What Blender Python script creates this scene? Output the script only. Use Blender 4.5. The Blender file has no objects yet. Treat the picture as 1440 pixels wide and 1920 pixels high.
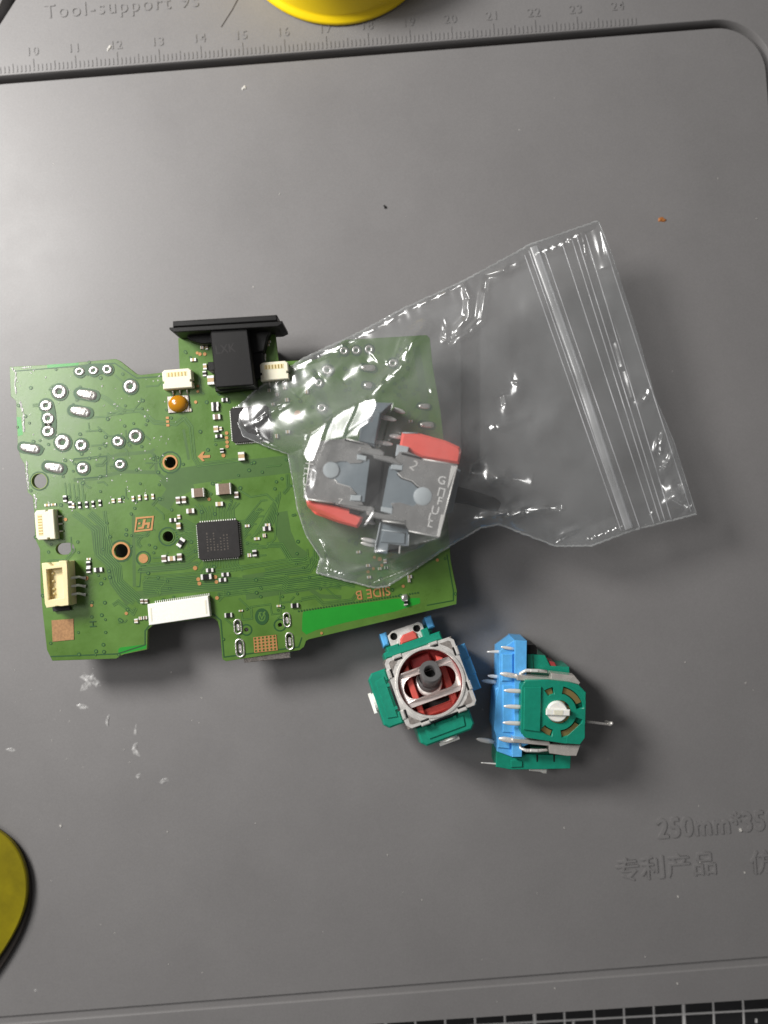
import bpy, math, random
import numpy as np
from mathutils import Vector, Matrix, noise

# ---------------------------------------------------------------- camera, world, lamps (millimetres, scaled to metres at the end)
D = 190.0                       # camera height above the mat
PX = 0.1272                     # mm per photo pixel on the mat surface
sc = bpy.context.scene
C = bpy.data.collections.new("scene"); sc.collection.children.link(C)

cam = bpy.data.cameras.new("camera")
cam.sensor_fit = 'VERTICAL'; cam.sensor_height = 36.0
cam.lens = 36.0 * D / (1920 * PX)
cam.clip_start = 0.005; cam.clip_end = 50
camo = bpy.data.objects.new("camera", cam); C.objects.link(camo)
camo.location = (0, 0, D)
sc.camera = camo
cam.dof.use_dof = True
cam.dof.focus_distance = 0.179
cam.dof.aperture_fstop = 4.2

w = bpy.data.worlds.new("World"); sc.world = w; w.use_nodes = True
bg = w.node_tree.nodes["Background"]
bg.inputs[0].default_value = (1.0, 0.98, 0.98, 1); bg.inputs[1].default_value = 0.125

def lamp(name, loc, target, size, watts, col):
    l = bpy.data.lights.new(name, 'AREA'); l.shape = 'DISK'; l.size = size * .001
    l.energy = watts; l.color = col
    o = bpy.data.objects.new(name, l); C.objects.link(o)
    o.location = loc
    d = Vector(target) - Vector(loc)
    o.rotation_euler = d.to_track_quat('-Z', 'Y').to_euler()
    return o
lamp("desk_lamp", (-228, 148, 206), (0, 0, 0), 96, 1.42, (1.0, 0.98, 0.95))
lamp("ceiling_lamp", (-420, 110, 640), (0, -20, 0), 240, 1.7, (1.0, 0.985, 0.97))

sc.view_settings.view_transform = 'Standard'
sc.view_settings.look = 'None'
sc.view_settings.exposure = 0.0
sc.view_settings.gamma = 1.0
sc.cycles.transparent_max_bounces = 24
sc.cycles.max_bounces = 10
sc.cycles.sample_clamp_indirect = 4.0

R = random.Random(7)
rad = math.radians

def P(px, py, z=0.0):
    s = PX * (D - z) / D
    return ((px - 720) * s, (960 - py) * s, z)
def P2(px, py, z=0.0):
    return P(px, py, z)[:2]
def PP(pts, z):
    return [P2(a, b, z) for a, b in pts]

# ---------------------------------------------------------------- materials
def srgb(r, g, b):
    f = lambda c: (c/255/12.92) if c/255 <= .04045 else ((c/255+.055)/1.055)**2.4
    return (f(r), f(g), f(b))
def mat(name, col, rough=.5, metal=0., spec=.5, var=0., vscale=1., bump=0., bscale=5., coat=0., rvar=0., alpha=None, sss=0.):
    """vscale / bscale: noise features per millimetre"""
    m = bpy.data.materials.new(name); m.use_nodes = True
    nt = m.node_tree; b = nt.nodes["Principled BSDF"]
    b.inputs["Base Color"].default_value = (*col, 1)
    b.inputs["Roughness"].default_value = rough
    b.inputs["Metallic"].default_value = metal
    b.inputs["Specular IOR Level"].default_value = spec
    b.inputs["Coat Weight"].default_value = coat
    b.inputs["Coat Roughness"].default_value = .12
    tc = nt.nodes.new("ShaderNodeTexCoord")
    if sss:
        b.inputs["Subsurface Weight"].default_value = sss
        b.inputs["Subsurface Radius"].default_value = (.6, .45, .3)
        b.inputs["Subsurface Scale"].default_value = .001
    if var or rvar:
        n = nt.nodes.new("ShaderNodeTexNoise"); n.inputs["Scale"].default_value = vscale*1000
        n.inputs["Detail"].default_value = 6; n.inputs["Roughness"].default_value = .65
        nt.links.new(tc.outputs["Object"], n.inputs["Vector"])
        if var:
            r = nt.nodes.new("ShaderNodeMapRange")
            r.inputs[1].default_value = .3; r.inputs[2].default_value = .7
            r.inputs[3].default_value = 1-var; r.inputs[4].default_value = 1+var
            nt.links.new(n.outputs["Fac"], r.inputs[0])
            mx = nt.nodes.new("ShaderNodeVectorMath"); mx.operation = 'SCALE'
            mx.inputs[0].default_value = col
            nt.links.new(r.outputs[0], mx.inputs["Scale"])
            nt.links.new(mx.outputs[0], b.inputs["Base Color"])
        if rvar:
            r2 = nt.nodes.new("ShaderNodeMapRange")
            r2.inputs[1].default_value = .3; r2.inputs[2].default_value = .7
            r2.inputs[3].default_value = max(.02, rough-rvar); r2.inputs[4].default_value = min(1, rough+rvar)
            nt.links.new(n.outputs["Fac"], r2.inputs[0]); nt.links.new(r2.outputs[0], b.inputs["Roughness"])
    if bump:
        n2 = nt.nodes.new("ShaderNodeTexNoise"); n2.inputs["Scale"].default_value = bscale*1000
        n2.inputs["Detail"].default_value = 3
        nt.links.new(tc.outputs["Object"], n2.inputs["Vector"])
        bp = nt.nodes.new("ShaderNodeBump"); bp.inputs["Strength"].default_value = 1.0
        bp.inputs["Distance"].default_value = bump*.001
        nt.links.new(n2.outputs["Fac"], bp.inputs["Height"])
        nt.links.new(bp.outputs[0], b.inputs["Normal"])
    return m

MT = {}
MT['mat'] = mat("grey_silicone", (.204, .197, .196), .46, spec=.36, var=.05, vscale=.035, bump=.012, bscale=3.5, rvar=.06)
# smudges and dust on the silicone: blend a second, much finer variation
def mat_smudges(m):
    nt = m.node_tree; b = nt.nodes["Principled BSDF"]
    src = b.inputs["Base Color"].links[0].from_socket
    tc = [n for n in nt.nodes if n.type == 'TEX_COORD'][0]
    n = nt.nodes.new("ShaderNodeTexNoise"); n.inputs["Scale"].default_value = 4200; n.inputs["Detail"].default_value = 2
    nt.links.new(tc.outputs["Object"], n.inputs["Vector"])
    r = nt.nodes.new("ShaderNodeMapRange"); r.inputs[1].default_value = .3; r.inputs[2].default_value = .7
    r.inputs[3].default_value = .93; r.inputs[4].default_value = 1.07
    nt.links.new(n.outputs["Fac"], r.inputs[0])
    mx = nt.nodes.new("ShaderNodeVectorMath"); mx.operation = 'SCALE'
    nt.links.new(src, mx.inputs[0]); nt.links.new(r.outputs[0], mx.inputs["Scale"])
    # sparse pale dust
    n2 = nt.nodes.new("ShaderNodeTexNoise"); n2.inputs["Scale"].default_value = 330; n2.inputs["Detail"].default_value = 8
    n2.inputs["Roughness"].default_value = .8
    nt.links.new(tc.outputs["Object"], n2.inputs["Vector"])
    r2 = nt.nodes.new("ShaderNodeMapRange"); r2.inputs[1].default_value = .66; r2.inputs[2].default_value = .80
    r2.inputs[3].default_value = 0; r2.inputs[4].default_value = .35
    nt.links.new(n2.outputs["Fac"], r2.inputs[0])
    mm = nt.nodes.new("ShaderNodeMix"); mm.data_type = 'RGBA'
    nt.links.new(r2.outputs[0], mm.inputs[0]); nt.links.new(mx.outputs[0], mm.inputs[6])
    mm.inputs[7].default_value = (.5, .48, .46, 1)
    nt.links.new(mm.outputs[2], b.inputs["Base Color"])
mat_smudges(MT['mat'])
MT['table'] = mat("table", (.04, .035, .03), .6)
MT['cutmat'] = mat("black_cutting_mat", (.012, .012, .013), .5, var=.2, vscale=.5)
MT['gridline'] = mat("grid_print", (.62, .61, .6), .6)
MT['black'] = mat("black_plastic", (.006, .0055, .0055), .45, spec=.3, var=.15, vscale=2, bump=.02, bscale=6)
MT['blackmatte'] = mat("black_matte", (.012, .012, .012), .7)
MT['chip'] = mat("chip_black", (.018, .016, .016), .5, spec=.35, var=.25, vscale=1.2, bump=.006, bscale=12)
MT['print'] = mat("chip_print", (.075, .062, .05), .5, var=.3, vscale=2)
MT['pcb'] = mat("green_solder_mask", (.082, .174, .027), .32, spec=.5, var=.19, vscale=.10, bump=.012, bscale=1.2, coat=.25, rvar=.08)
MT['pcb_dark'] = mat("green_mask_gap", (.020, .078, .020), .38, var=.1, vscale=.3)
MT['pcb_trace'] = mat("green_mask_trace", (.084, .186, .032), .34, spec=.6)
MT['pcb_band'] = mat("green_mask_band", (.060, .130, .030), .36, var=.08, vscale=.3)
MT['pcb_bare'] = mat("green_mask_bare", (.012, .26, .020), .36, var=.06, vscale=.3, coat=.2)
MT['pcb_edge'] = mat("board_edge", (.22, .30, .09), .6, var=.2, vscale=1)
MT['gold'] = mat("bare_copper_gold", (.47, .23, .085), .42, metal=.25, var=.12, vscale=2)
MT['patch'] = mat("etched_copper_patch", (.34, .18, .075), .55, var=.28, vscale=1.6)
MT['solder'] = mat("solder", (.80, .77, .73), .30, metal=.85, bump=.16, bscale=1.6, var=.1, vscale=1)
MT['tin'] = mat("tinned_terminal", (.84, .82, .79), .38, metal=.35, bump=.03, bscale=4)
MT['steel'] = mat("nickel_steel", (.88, .85, .81), .30, metal=.5, var=.12, vscale=.6, bump=.012, bscale=2, rvar=.1)
MT['strap'] = mat("bright_strap", (.72, .67, .62), .25, metal=.6, var=.12, vscale=.5, bump=.02, bscale=1.5, rvar=.08)
MT['steel_dull'] = mat("worn_steel", (.40, .36, .33), .42, metal=.7, var=.35, vscale=1.2, bump=.05, bscale=3)
MT['yoke'] = mat("satin_yoke", (.82, .73, .70), .30, metal=.6, bump=.008, bscale=3)
MT['capbrown'] = mat("capacitor_brown", (.20, .135, .095), .5, var=.15, vscale=2)
MT['captan'] = mat("capacitor_tan", (.50, .36, .19), .5, var=.1, vscale=2)
MT['hole'] = mat("hole_dark", (.004, .004, .004), .9)
MT['white'] = mat("white_nylon", (.86, .85, .80), .42, sss=.15, bump=.006, bscale=5)
MT['ivory'] = mat("ivory_nylon", (.80, .76, .60), .42, sss=.15)
MT['cream'] = mat("cream_nylon", (.80, .69, .40), .42, sss=.2, var=.05, vscale=.6)
MT['amber'] = mat("amber_film", (.46, .19, .003), .16, spec=.7, coat=.6)
MT['green'] = mat("teal_plastic", (.004, .235, .150), .42, sss=.05, var=.1, vscale=.8, bump=.012, bscale=4)
MT['green_dk'] = mat("teal_plastic_slot", (.002, .07, .04), .6)
MT['blue'] = mat("blue_plastic", (.11, .42, .80), .45, sss=.05, var=.1, vscale=.7, bump=.02, bscale=3)
MT['red'] = mat("dark_red_plastic", (.38, .048, .048), .38, var=.1, vscale=.6)
MT['salmon'] = mat("salmon_plastic", (.64, .105, .085), .4, var=.06, vscale=.8)
MT['coral'] = mat("coral_plastic", (.88, .14, .11), .42, sss=.1, var=.05, vscale=.8)
MT['post'] = mat("grey_post", (.115, .112, .112), .36, var=.1, vscale=1.5)
MT['greyp'] = mat("slate_plastic", (.20, .235, .26), .45, var=.06, vscale=1)
MT['greyl'] = mat("pale_slate_plastic", (.46, .50, .52), .42, var=.05, vscale=1)
MT['brass'] = mat("brass_ring", (.42, .31, .12), .4, metal=.7)
MT['yellow'] = mat("yellow_plastic", (.93, .66, .004), .38, bump=.006, bscale=3, var=.03, vscale=.2)
MT['olive'] = mat("olive_yellow_plastic", (.20, .165, .002), .5, spec=.3, var=.25, vscale=.12)
MT['rim_and_shade'] = mat("dark_rim_and_shade", (.022, .016, .013), .6)  # dark edges and lines, plus the shade painted on the groove floor
MT['crumb'] = mat("rust_crumb", (.36, .13, .03), .6, var=.4, vscale=3)
MT['flux'] = mat("dried_flux", (.62, .61, .60), .18, spec=.8, bump=.2, bscale=2.2)
def soften(m, lo, hi, sc_):
    nt = m.node_tree; b = nt.nodes["Principled BSDF"]
    tc = [n for n in nt.nodes if n.type == 'TEX_COORD'][0]
    n = nt.nodes.new("ShaderNodeTexNoise"); n.inputs["Scale"].default_value = sc_*1000; n.inputs["Detail"].default_value = 4
    nt.links.new(tc.outputs["Object"], n.inputs["Vector"])
    r = nt.nodes.new("ShaderNodeMapRange"); r.inputs[1].default_value = .35; r.inputs[2].default_value = .65
    r.inputs[3].default_value = lo; r.inputs[4].default_value = hi
    nt.links.new(n.outputs["Fac"], r.inputs[0]); nt.links.new(r.outputs[0], b.inputs["Alpha"])
MT['splash'] = mat("clear_flux_smear", (.62, .61, .60), .2, spec=.8, bump=.15, bscale=1.5)
soften(MT['splash'], .05, .95, .9)
MT['dust'] = mat("dust", (.62, .60, .56), .6)
MT['ghost'] = mat("embossed_print", (.20, .188, .182), .55, var=.05, vscale=1)

def film(name, haze, hcol, rough, boost, bump=0):
    m = bpy.data.materials.new(name); m.use_nodes = True
    nt = m.node_tree; nt.nodes.clear()
    out = nt.nodes.new("ShaderNodeOutputMaterial")
    tr = nt.nodes.new("ShaderNodeBsdfTransparent"); tr.inputs[0].default_value = (.965, .97, .97, 1)
    gl = nt.nodes.new("ShaderNodeBsdfGlossy"); gl.inputs["Roughness"].default_value = rough
    df = nt.nodes.new("ShaderNodeBsdfDiffuse"); df.inputs[0].default_value = (*hcol, 1)
    tl = nt.nodes.new("ShaderNodeBsdfTranslucent"); tl.inputs[0].default_value = (*hcol, 1)
    md = nt.nodes.new("ShaderNodeMixShader"); md.inputs[0].default_value = .5
    nt.links.new(df.outputs[0], md.inputs[1]); nt.links.new(tl.outputs[0], md.inputs[2])
    m1 = nt.nodes.new("ShaderNodeMixShader")
    tc = nt.nodes.new("ShaderNodeTexCoord")
    n = nt.nodes.new("ShaderNodeTexNoise"); n.inputs["Scale"].default_value = 90; n.inputs["Detail"].default_value = 7
    nt.links.new(tc.outputs["Object"], n.inputs["Vector"])
    r = nt.nodes.new("ShaderNodeMapRange"); r.inputs[1].default_value = .3; r.inputs[2].default_value = .75
    r.inputs[3].default_value = haze*.5; r.inputs[4].default_value = haze*1.7
    nt.links.new(n.outputs["Fac"], r.inputs[0]); nt.links.new(r.outputs[0], m1.inputs[0])
    nt.links.new(tr.outputs[0], m1.inputs[1]); nt.links.new(md.outputs[0], m1.inputs[2])
    fr = nt.nodes.new("ShaderNodeLayerWeight"); fr.inputs[0].default_value = .5
    pw = nt.nodes.new("ShaderNodeMath"); pw.operation = 'POWER'; pw.inputs[1].default_value = 4
    nt.links.new(fr.outputs["Facing"], pw.inputs[0])
    mu = nt.nodes.new("ShaderNodeMath"); mu.operation = 'MULTIPLY_ADD'; mu.inputs[1].default_value = .6; mu.use_clamp = True
    mu.inputs[2].default_value = .045*boost
    nt.links.new(pw.outputs[0], mu.inputs[0])
    m2 = nt.nodes.new("ShaderNodeMixShader")
    nt.links.new(mu.outputs[0], m2.inputs[0]); nt.links.new(m1.outputs[0], m2.inputs[1]); nt.links.new(gl.outputs[0], m2.inputs[2])
    nt.links.new(m2.outputs[0], out.inputs[0])
    if bump:
        n2 = nt.nodes.new("ShaderNodeTexNoise"); n2.inputs["Scale"].default_value = 700; n2.inputs["Detail"].default_value = 4
        nt.links.new(tc.outputs["Object"], n2.inputs["Vector"])
        bp = nt.nodes.new("ShaderNodeBump"); bp.inputs["Distance"].default_value = bump*.001
        nt.links.new(n2.outputs["Fac"], bp.inputs["Height"])
        nt.links.new(bp.outputs[0], gl.inputs["Normal"])
    return m
MT['film'] = film("clear_film", .09, (.80, .82, .83), .27, 2.9, .02)
MT['film_back'] = film("clear_film_back", .16, (.75, .77, .78), .25, 1.2)
MT['seam'] = film("welded_seam", .26, (.85, .86, .86), .2, 2.4)
MT['zip'] = film("zip_band", .36, (.80, .81, .82), .25, 2.0)
MT['zipline'] = film("zip_line", .42, (.82, .82, .84), .2, 2.0)

# ---------------------------------------------------------------- object helpers
WL = {}          # name -> origin in the thing's own frame (mm)
def thing(name, label, cat, loc=(0, 0, 0), group=None, local=False):
    o = bpy.data.objects.new(name, None); C.objects.link(o)
    o.empty_display_size = .01
    o['label'] = label; o['category'] = cat
    if group: o['group'] = group
    o.location = loc
    WL[o.name] = Vector((0, 0, 0)) if local else Vector(loc)
    return o
def tag(o, label=None, cat=None, kind=None, group=None):
    if label: o['label'] = label
    if cat: o['category'] = cat
    if kind: o['kind'] = kind
    if group: o['group'] = group
    return o
def link_mesh(name, me, mats, parent=None, label=None, kind=None, smooth=False):
    n = len(me.vertices)
    co = np.empty(n*3); me.vertices.foreach_get("co", co); co = co.reshape(-1, 3)
    c = (co.min(0)+co.max(0))/2
    co -= c; me.vertices.foreach_set("co", co.ravel())
    mi_ = [p.material_index for p in me.polygons] if isinstance(mats, (list, tuple)) else None
    me.materials.clear()
    for m in (mats if isinstance(mats, (list, tuple)) else [mats]):
        me.materials.append(MT[m] if isinstance(m, str) else m)
    if mi_: me.polygons.foreach_set("material_index", [min(i, len(mats)-1) for i in mi_])
    if smooth:
        me.polygons.foreach_set("use_smooth", [True]*len(me.polygons))
        if smooth is not True:
            me.set_sharp_from_angle(angle=rad(smooth))
    me.update()
    o = bpy.data.objects.new(name, me); C.objects.link(o)
    c = Vector(c)
    if parent is not None:
        o.parent = parent; o.location = c - WL[parent.name]
    else:
        o.location = c
    WL[o.name] = c
    if label: o['label'] = label
    if kind: o['kind'] = kind
    return o

class MB:
    def __init__(s): s.v = []; s.f = []; s.m = []
    def add(s, vs, fs, mi=0):
        b = len(s.v); s.v += [tuple(x) for x in vs]
        s.f += [tuple(b+i for i in f) for f in fs]; s.m += [mi]*len(fs)
        return s
    def prism(s, pts, z0, z1, bev=0., mi=0, tmi=None, bottom=True):
        a = sum(pts[i][0]*pts[(i+1) % len(pts)][1]-pts[(i+1) % len(pts)][0]*pts[i][1] for i in range(len(pts)))
        if a < 0: pts = pts[::-1]
        n = len(pts); rings = [[(x, y, z0) for x, y in pts]]
        if bev > 0:
            ins = []
            for i in range(n):
                p0 = Vector(pts[i-1]); p1 = Vector(pts[i]); p2 = Vector(pts[(i+1) % n])
                d1 = (p1-p0).normalized(); d2 = (p2-p1).normalized()
                n1 = Vector((-d1.y, d1.x)); n2 = Vector((-d2.y, d2.x))
                k = (n1+n2); L = max(k.length_squared, .35); k = k*2/L
                ins.append(p1+k*bev)
            rings.append([(x, y, z1-bev) for x, y in pts])
            rings.append([(q.x, q.y, z1) for q in ins])
        else:
            rings.append([(x, y, z1) for x, y in pts])
        vs = [p for r in rings for p in r]; fs = []
        for k in range(len(rings)-1):
            for i in range(n):
                j = (i+1) % n
                fs.append((k*n+i, k*n+j, (k+1)*n+j, (k+1)*n+i))
        s.add(vs, fs, mi)
        t = len(rings)-1
        s.add([vs[t*n+i] for i in range(n)], [tuple(range(n))], mi if tmi is None else tmi)
        if bottom: s.add([vs[i] for i in range(n)], [tuple(range(n))[::-1]], mi)
        return s
    def box(s, c, size, rz=0., bev=0., mi=0, tmi=None):
        x, y, z = size[0]/2, size[1]/2, size[2]/2
        ca, sa = math.cos(rz), math.sin(rz)
        pts = [(c[0]+ca*a-sa*b, c[1]+sa*a+ca*b) for a, b in ((-x, -y), (x, -y), (x, y), (-x, y))]
        return s.prism(pts, c[2]-z, c[2]+z, bev, mi, tmi)
    def obox(s, c, ax, ay, az, mi=0):
        """oriented box from half-axes"""
        c = Vector(c); ax = Vector(ax); ay = Vector(ay); az = Vector(az)
        vs = [c+ax*i+ay*j+az*k for k in (-1, 1) for j in (-1, 1) for i in (-1, 1)]
        return s.add(vs, [(0, 2, 3, 1), (4, 5, 7, 6), (0, 1, 5, 4), (2, 6, 7, 3), (0, 4, 6, 2), (1, 3, 7, 5)], mi)
    def lathe(s, c, prof, n=32, a0=0, a1=2*math.pi, mi=0, sx=1, sy=1, rz=0, close=True):
        full = abs(a1-a0-2*math.pi) < 1e-6
        m = n if full else n+1; vs = []
        ca, sa = math.cos(rz), math.sin(rz)
        for r, z in prof:
            for i in range(m):
                a = a0+(a1-a0)*i/n
                x, y = r*math.cos(a)*sx, r*math.sin(a)*sy
                vs.append((c[0]+ca*x-sa*y, c[1]+sa*x+ca*y, c[2]+z))
        fs = []
        for k in range(len(prof)-1):
            for i in range(n):
                j = (i+1) % m
                fs.append((k*m+i, k*m+j, (k+1)*m+j, (k+1)*m+i))
        return s.add(vs, fs, mi)
    def tube(s, pts, r, n=8, mi=0, flat=1.0):
        pts = [Vector(p) for p in pts]; rr = r if isinstance(r, (list, tuple)) else [r]*len(pts)
        vs = []; fs = []
        for i, p in enumerate(pts):
            d = (pts[min(i+1, len(pts)-1)]-pts[max(i-1, 0)]).normalized()
            up = Vector((0, 0, 1)) if abs(d.z) < .95 else Vector((0, 1, 0))
            sd = d.cross(up).normalized(); u2 = sd.cross(d)
            for k in range(n):
                a = 2*math.pi*k/n
                vs.append(p+sd*math.cos(a)*rr[i]+u2*math.sin(a)*rr[i]*flat)
        for i in range(len(pts)-1):
            for k in range(n):
                fs.append((i*n+k, i*n+(k+1) % n, (i+1)*n+(k+1) % n, (i+1)*n+k))
        fs.append(tuple(range(n))[::-1]); fs.append(tuple((len(pts)-1)*n+k for k in range(n)))
        return s.add(vs, fs, mi)
    def ribbon(s, pts, wd, z, mi=0):
        n = len(pts); L = []; Rr = []
        for i in range(n):
            p = Vector(pts[i]); d = Vector((0, 0))
            if i > 0: d += (p-Vector(pts[i-1])).normalized()
            if i < n-1: d += (Vector(pts[i+1])-p).normalized()
            if d.length < 1e-6: d = Vector((1, 0))
            d.normalize(); nn = Vector((-d.y, d.x))
            k = 1.0
            if 0 < i < n-1:
                e = (p-Vector(pts[i-1])).normalized(); k = 1/max(.5, d.dot(e))
            L.append(p+nn*wd/2*k); Rr.append(p-nn*wd/2*k)
        vs = [(q.x, q.y, z) for q in L]+[(q.x, q.y, z) for q in Rr]
        return s.add(vs, [(n+i, n+i+1, i+1, i) for i in range(n-1)], mi)
    def disc(s, c, r, z, n=16, mi=0):
        return s.add([(c[0]+r*math.cos(2*math.pi*i/n), c[1]+r*math.sin(2*math.pi*i/n), z) for i in range(n)], [tuple(range(n))], mi)
    def xf(s, M): s.v = [tuple(M @ Vector(p)) for p in s.v]; return s
    def mesh(s):
        me = bpy.data.meshes.new("mesh"); me.from_pydata(s.v, [], s.f)
        me.polygons.foreach_set("material_index", s.m); me.update(); return me
    def obj(s, name, mats, parent=None, label=None, kind=None, smooth=False):
        return link_mesh(name, s.mesh(), mats, parent, label, kind, smooth)

def fill_mesh(loops, z0, z1, bevel=0.):
    """solid slab with real holes: even-odd fill of closed 2D loops"""
    cu = bpy.data.curves.new("c", 'CURVE'); cu.dimensions = '2D'; cu.fill_mode = 'BOTH'
    cu.extrude = (z1-z0)/2-bevel; cu.bevel_depth = bevel; cu.bevel_resolution = 0; cu.offset = -bevel
    for l in loops:
        sp = cu.splines.new('POLY'); sp.points.add(len(l)-1)
        for i, (x, y) in enumerate(l): sp.points[i].co = (x, y, 0, 1)
        sp.use_cyclic_u = True
    o = bpy.data.objects.new("tmp", cu); C.objects.link(o)
    dg = bpy.context.evaluated_depsgraph_get(); dg.update()
    me = bpy.data.meshes.new_from_object(o.evaluated_get(dg))
    bpy.data.objects.remove(o); bpy.data.curves.remove(cu)
    me.transform(Matrix.Translation((0, 0, (z0+z1)/2)))
    return me
def circle(c, r, n=28, sx=1, sy=1, rz=0):
    ca, sa = math.cos(rz), math.sin(rz)
    return [(c[0]+ca*r*sx*math.cos(2*math.pi*i/n)-sa*r*sy*math.sin(2*math.pi*i/n),
             c[1]+sa*r*sx*math.cos(2*math.pi*i/n)+ca*r*sy*math.sin(2*math.pi*i/n)) for i in range(n)]
def stadium(c, L, r, rz=0, n=10):
    pts = []
    for k in range(n+1):
        a = -math.pi/2+math.pi*k/n; pts.append((L+r*math.cos(a), r*math.sin(a)))
    for k in range(n+1):
        a = math.pi/2+math.pi*k/n; pts.append((-L+r*math.cos(a), r*math.sin(a)))
    ca, sa = math.cos(rz), math.sin(rz)
    return [(c[0]+ca*x-sa*y, c[1]+sa*x+ca*y) for x, y in pts]
def text_mesh(s, size, extrude, loc, rz, align='LEFT', offset=0., spacing=1., xs=1., bevel=0.):
    cu = bpy.data.curves.new("t", 'FONT'); cu.body = s; cu.size = size; cu.extrude = extrude
    cu.align_x = align; cu.offset = offset; cu.space_character = spacing; cu.resolution_u = 3; cu.bevel_depth = bevel
    o = bpy.data.objects.new("tmp", cu); C.objects.link(o)
    dg = bpy.context.evaluated_depsgraph_get(); dg.update()
    me = bpy.data.meshes.new_from_object(o.evaluated_get(dg))
    bpy.data.objects.remove(o); bpy.data.curves.remove(cu)
    me.transform(Matrix.Translation(loc) @ Matrix.Rotation(rz, 4, 'Z') @ Matrix.Diagonal((xs, 1, 1, 1)))
    return me
TH = rad(4.4)      # how far the board and the ruler turn in the picture

# ================================================================ SETTING: table, cutting mat, silicone mat
MB().prism([(-900, -900), (900, -900), (900, 900), (-900, 900)], -30, -7.2).obj("table", 'table', kind='structure')

cut = thing("cutting_mat", "black cutting mat with white grid lines showing below the grey mat's lower edge", "cutting mat", (0, -100, -7.2))
MB().prism([(-260, -320), (260, -320), (260, 180), (-260, 180)], -7.1, -5.0).obj("mat_sheet", 'cutmat', cut)
g = MB(); zc = -4.97
for i in range(-12, 14):
    xp = 1003+56*i
    wl = .75 if i % 5 == 0 else .42
    a = P2(xp-2, 1880, zc); b = P2(xp+8, 2100, zc); d = (Vector(b)-Vector(a))
    g.ribbon([tuple(Vector(a)-d*.25), b], wl, zc)
for j in range(0, 4):
    a = P2(-400, 1991+56*j, zc+.01); b = P2(1500, 1890+56*j, zc+.01)
    g.ribbon([a, b], .42, zc+.012)
g.obj("grid_line", 'gridline', cut, kind='stuff')
g = MB()
for (x, y) in ((1075, 1919), (1418, 1914)):
    c = P2(x, y, zc); MB().box((c[0], c[1], zc), (.5, 1.0, .04)).obj("printed_mark", 'gridline', cut)

mt = thing("silicone_mat", "large grey silicone repair mat with embossed ruler and grooved tray the parts lie on", "mat", (0, 0, -5))
def round_path(off):
    # closed groove centre line; off > 0 grows outward
    A = P2(0, 151); B = P2(1340, 46)
    u = (Vector(B)-Vector(A)).normalized(); v = Vector((u.y, -u.x))   # u right, v down
    tl = Vector(A)-u*60; W = 60+(Vector(B)-Vector(A)).length+12.2; H = 223.5
    r = 12.2+off; pts = []
    cs = [(12.2, 12.2, 180, 270), (W-12.2, 12.2, 270, 360), (W-12.2, H-12.2, 0, 90), (12.2, H-12.2, 90, 180)]
    for cx, cy, a0, a1 in cs:
        for k in range(13):
            a = rad(a0+(a1-a0)*k/12)
            q = tl+u*(cx+r*math.cos(a))+v*(cy+r*math.sin(a)+0)
            pts.append((q.x, q.y))
    return pts
lo = P2(-500, 1998); ro = P2(1500, 1869.5)
outer = [lo, ro, (130, 200), (-190, 200)]
outer = [(P2(-500, 1998)), P2(1900, 1844), (160, 200), (-160, 200)]
groove_o, groove_i = round_path(1.1), round_path(-.85)
# dark recess crossing the top left corner
corner = PP([(34, -8), (56, -60), (30, -62), (-2, 14), (-40, 62), (-30, 90), (2, 42)], 0)
me = fill_mesh([outer, groove_o, groove_i, corner], -4.9, 0, .12)
o = link_mesh("mat_sheet", me, 'mat', mt)
g = MB()
# groove floor, deep along the top, shallower at the right, very shallow along the bottom
n = len(groove_o); vs = []
for i in range(n):
    k = i//13; t = (i % 13)/12
    f = {0: -4.7, 1: -4.7+3.2*min(1, t*1.2), 2: -1.5+.95*t, 3: -.55-4.1*t}[k]
    gi = Vector(groove_i[i]); go = Vector(groove_o[i]); d = (go-gi)
    vs += [(gi.x-d.x*.05, gi.y-d.y*.05, f), (go.x+d.x*.05, go.y+d.y*.05, f)]
g.add(vs, [(2*i, 2*i+1, 2*((i+1) % n)+1, 2*((i+1) % n)) for i in range(n)])
g.m = [0 if 16 <= i < 50 else 1 for i in range(n)]  # top and left floor coloured dark: shade of the deep slot painted in
g.obj("groove_floor", ['mat', 'rim_and_shade'], mt)
g = MB()
MB().prism(PP([(60, -90), (90, -60), (0, 110), (-60, 100)], 0), -4.85, -3.9).obj("recess_floor", 'black', mt)

# ruler: ticks and numerals standing slightly proud
u = Vector((math.cos(TH), math.sin(TH), 0)); v = Vector((-math.sin(TH), math.cos(TH), 0))
def rl(cm):   # foot of the tick at a given centimetre
    q = Vector(P(63.5+78.35*(cm-10), 133-6.05*(cm-10)+.0*(cm-10))); return q
g = MB()
for k in range(70, 245):
    cm = k/10; q = rl(cm); L = 2.9 if k % 10 == 0 else (2.1 if k % 5 == 0 else 1.55)
    if k == 240: L = 1.55
    c = q+v*L/2
    g.obox((c.x, c.y, .04), u*.15, v*L/2, (0, 0, .09))
g.obj("ruler_tick", 'mat', mt, kind='stuff')
for cm in range(9, 25):
    q = rl(cm)+v*3.7
    me = text_mesh(str(cm), 2.9, .10, (q.x, q.y, .03), TH, 'CENTER', spacing=1.15, offset=.01)
    link_mesh("numeral", me, 'mat', mt)
q = P(84, 35); me = text_mesh("Tool-support 9s", 4.7, .12, (q[0], q[1], .04), TH*1.02, spacing=1.22, xs=.97)
link_mesh("embossed_text", me, 'mat', mt)
q = P(1232, 1571); me = text_mesh("250mm*350mm", 6.6, .14, (q[0], q[1], .05), rad(4.6), spacing=1.06, offset=.11, xs=.84)
link_mesh("embossed_text", me, 'mat', mt)
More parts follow.
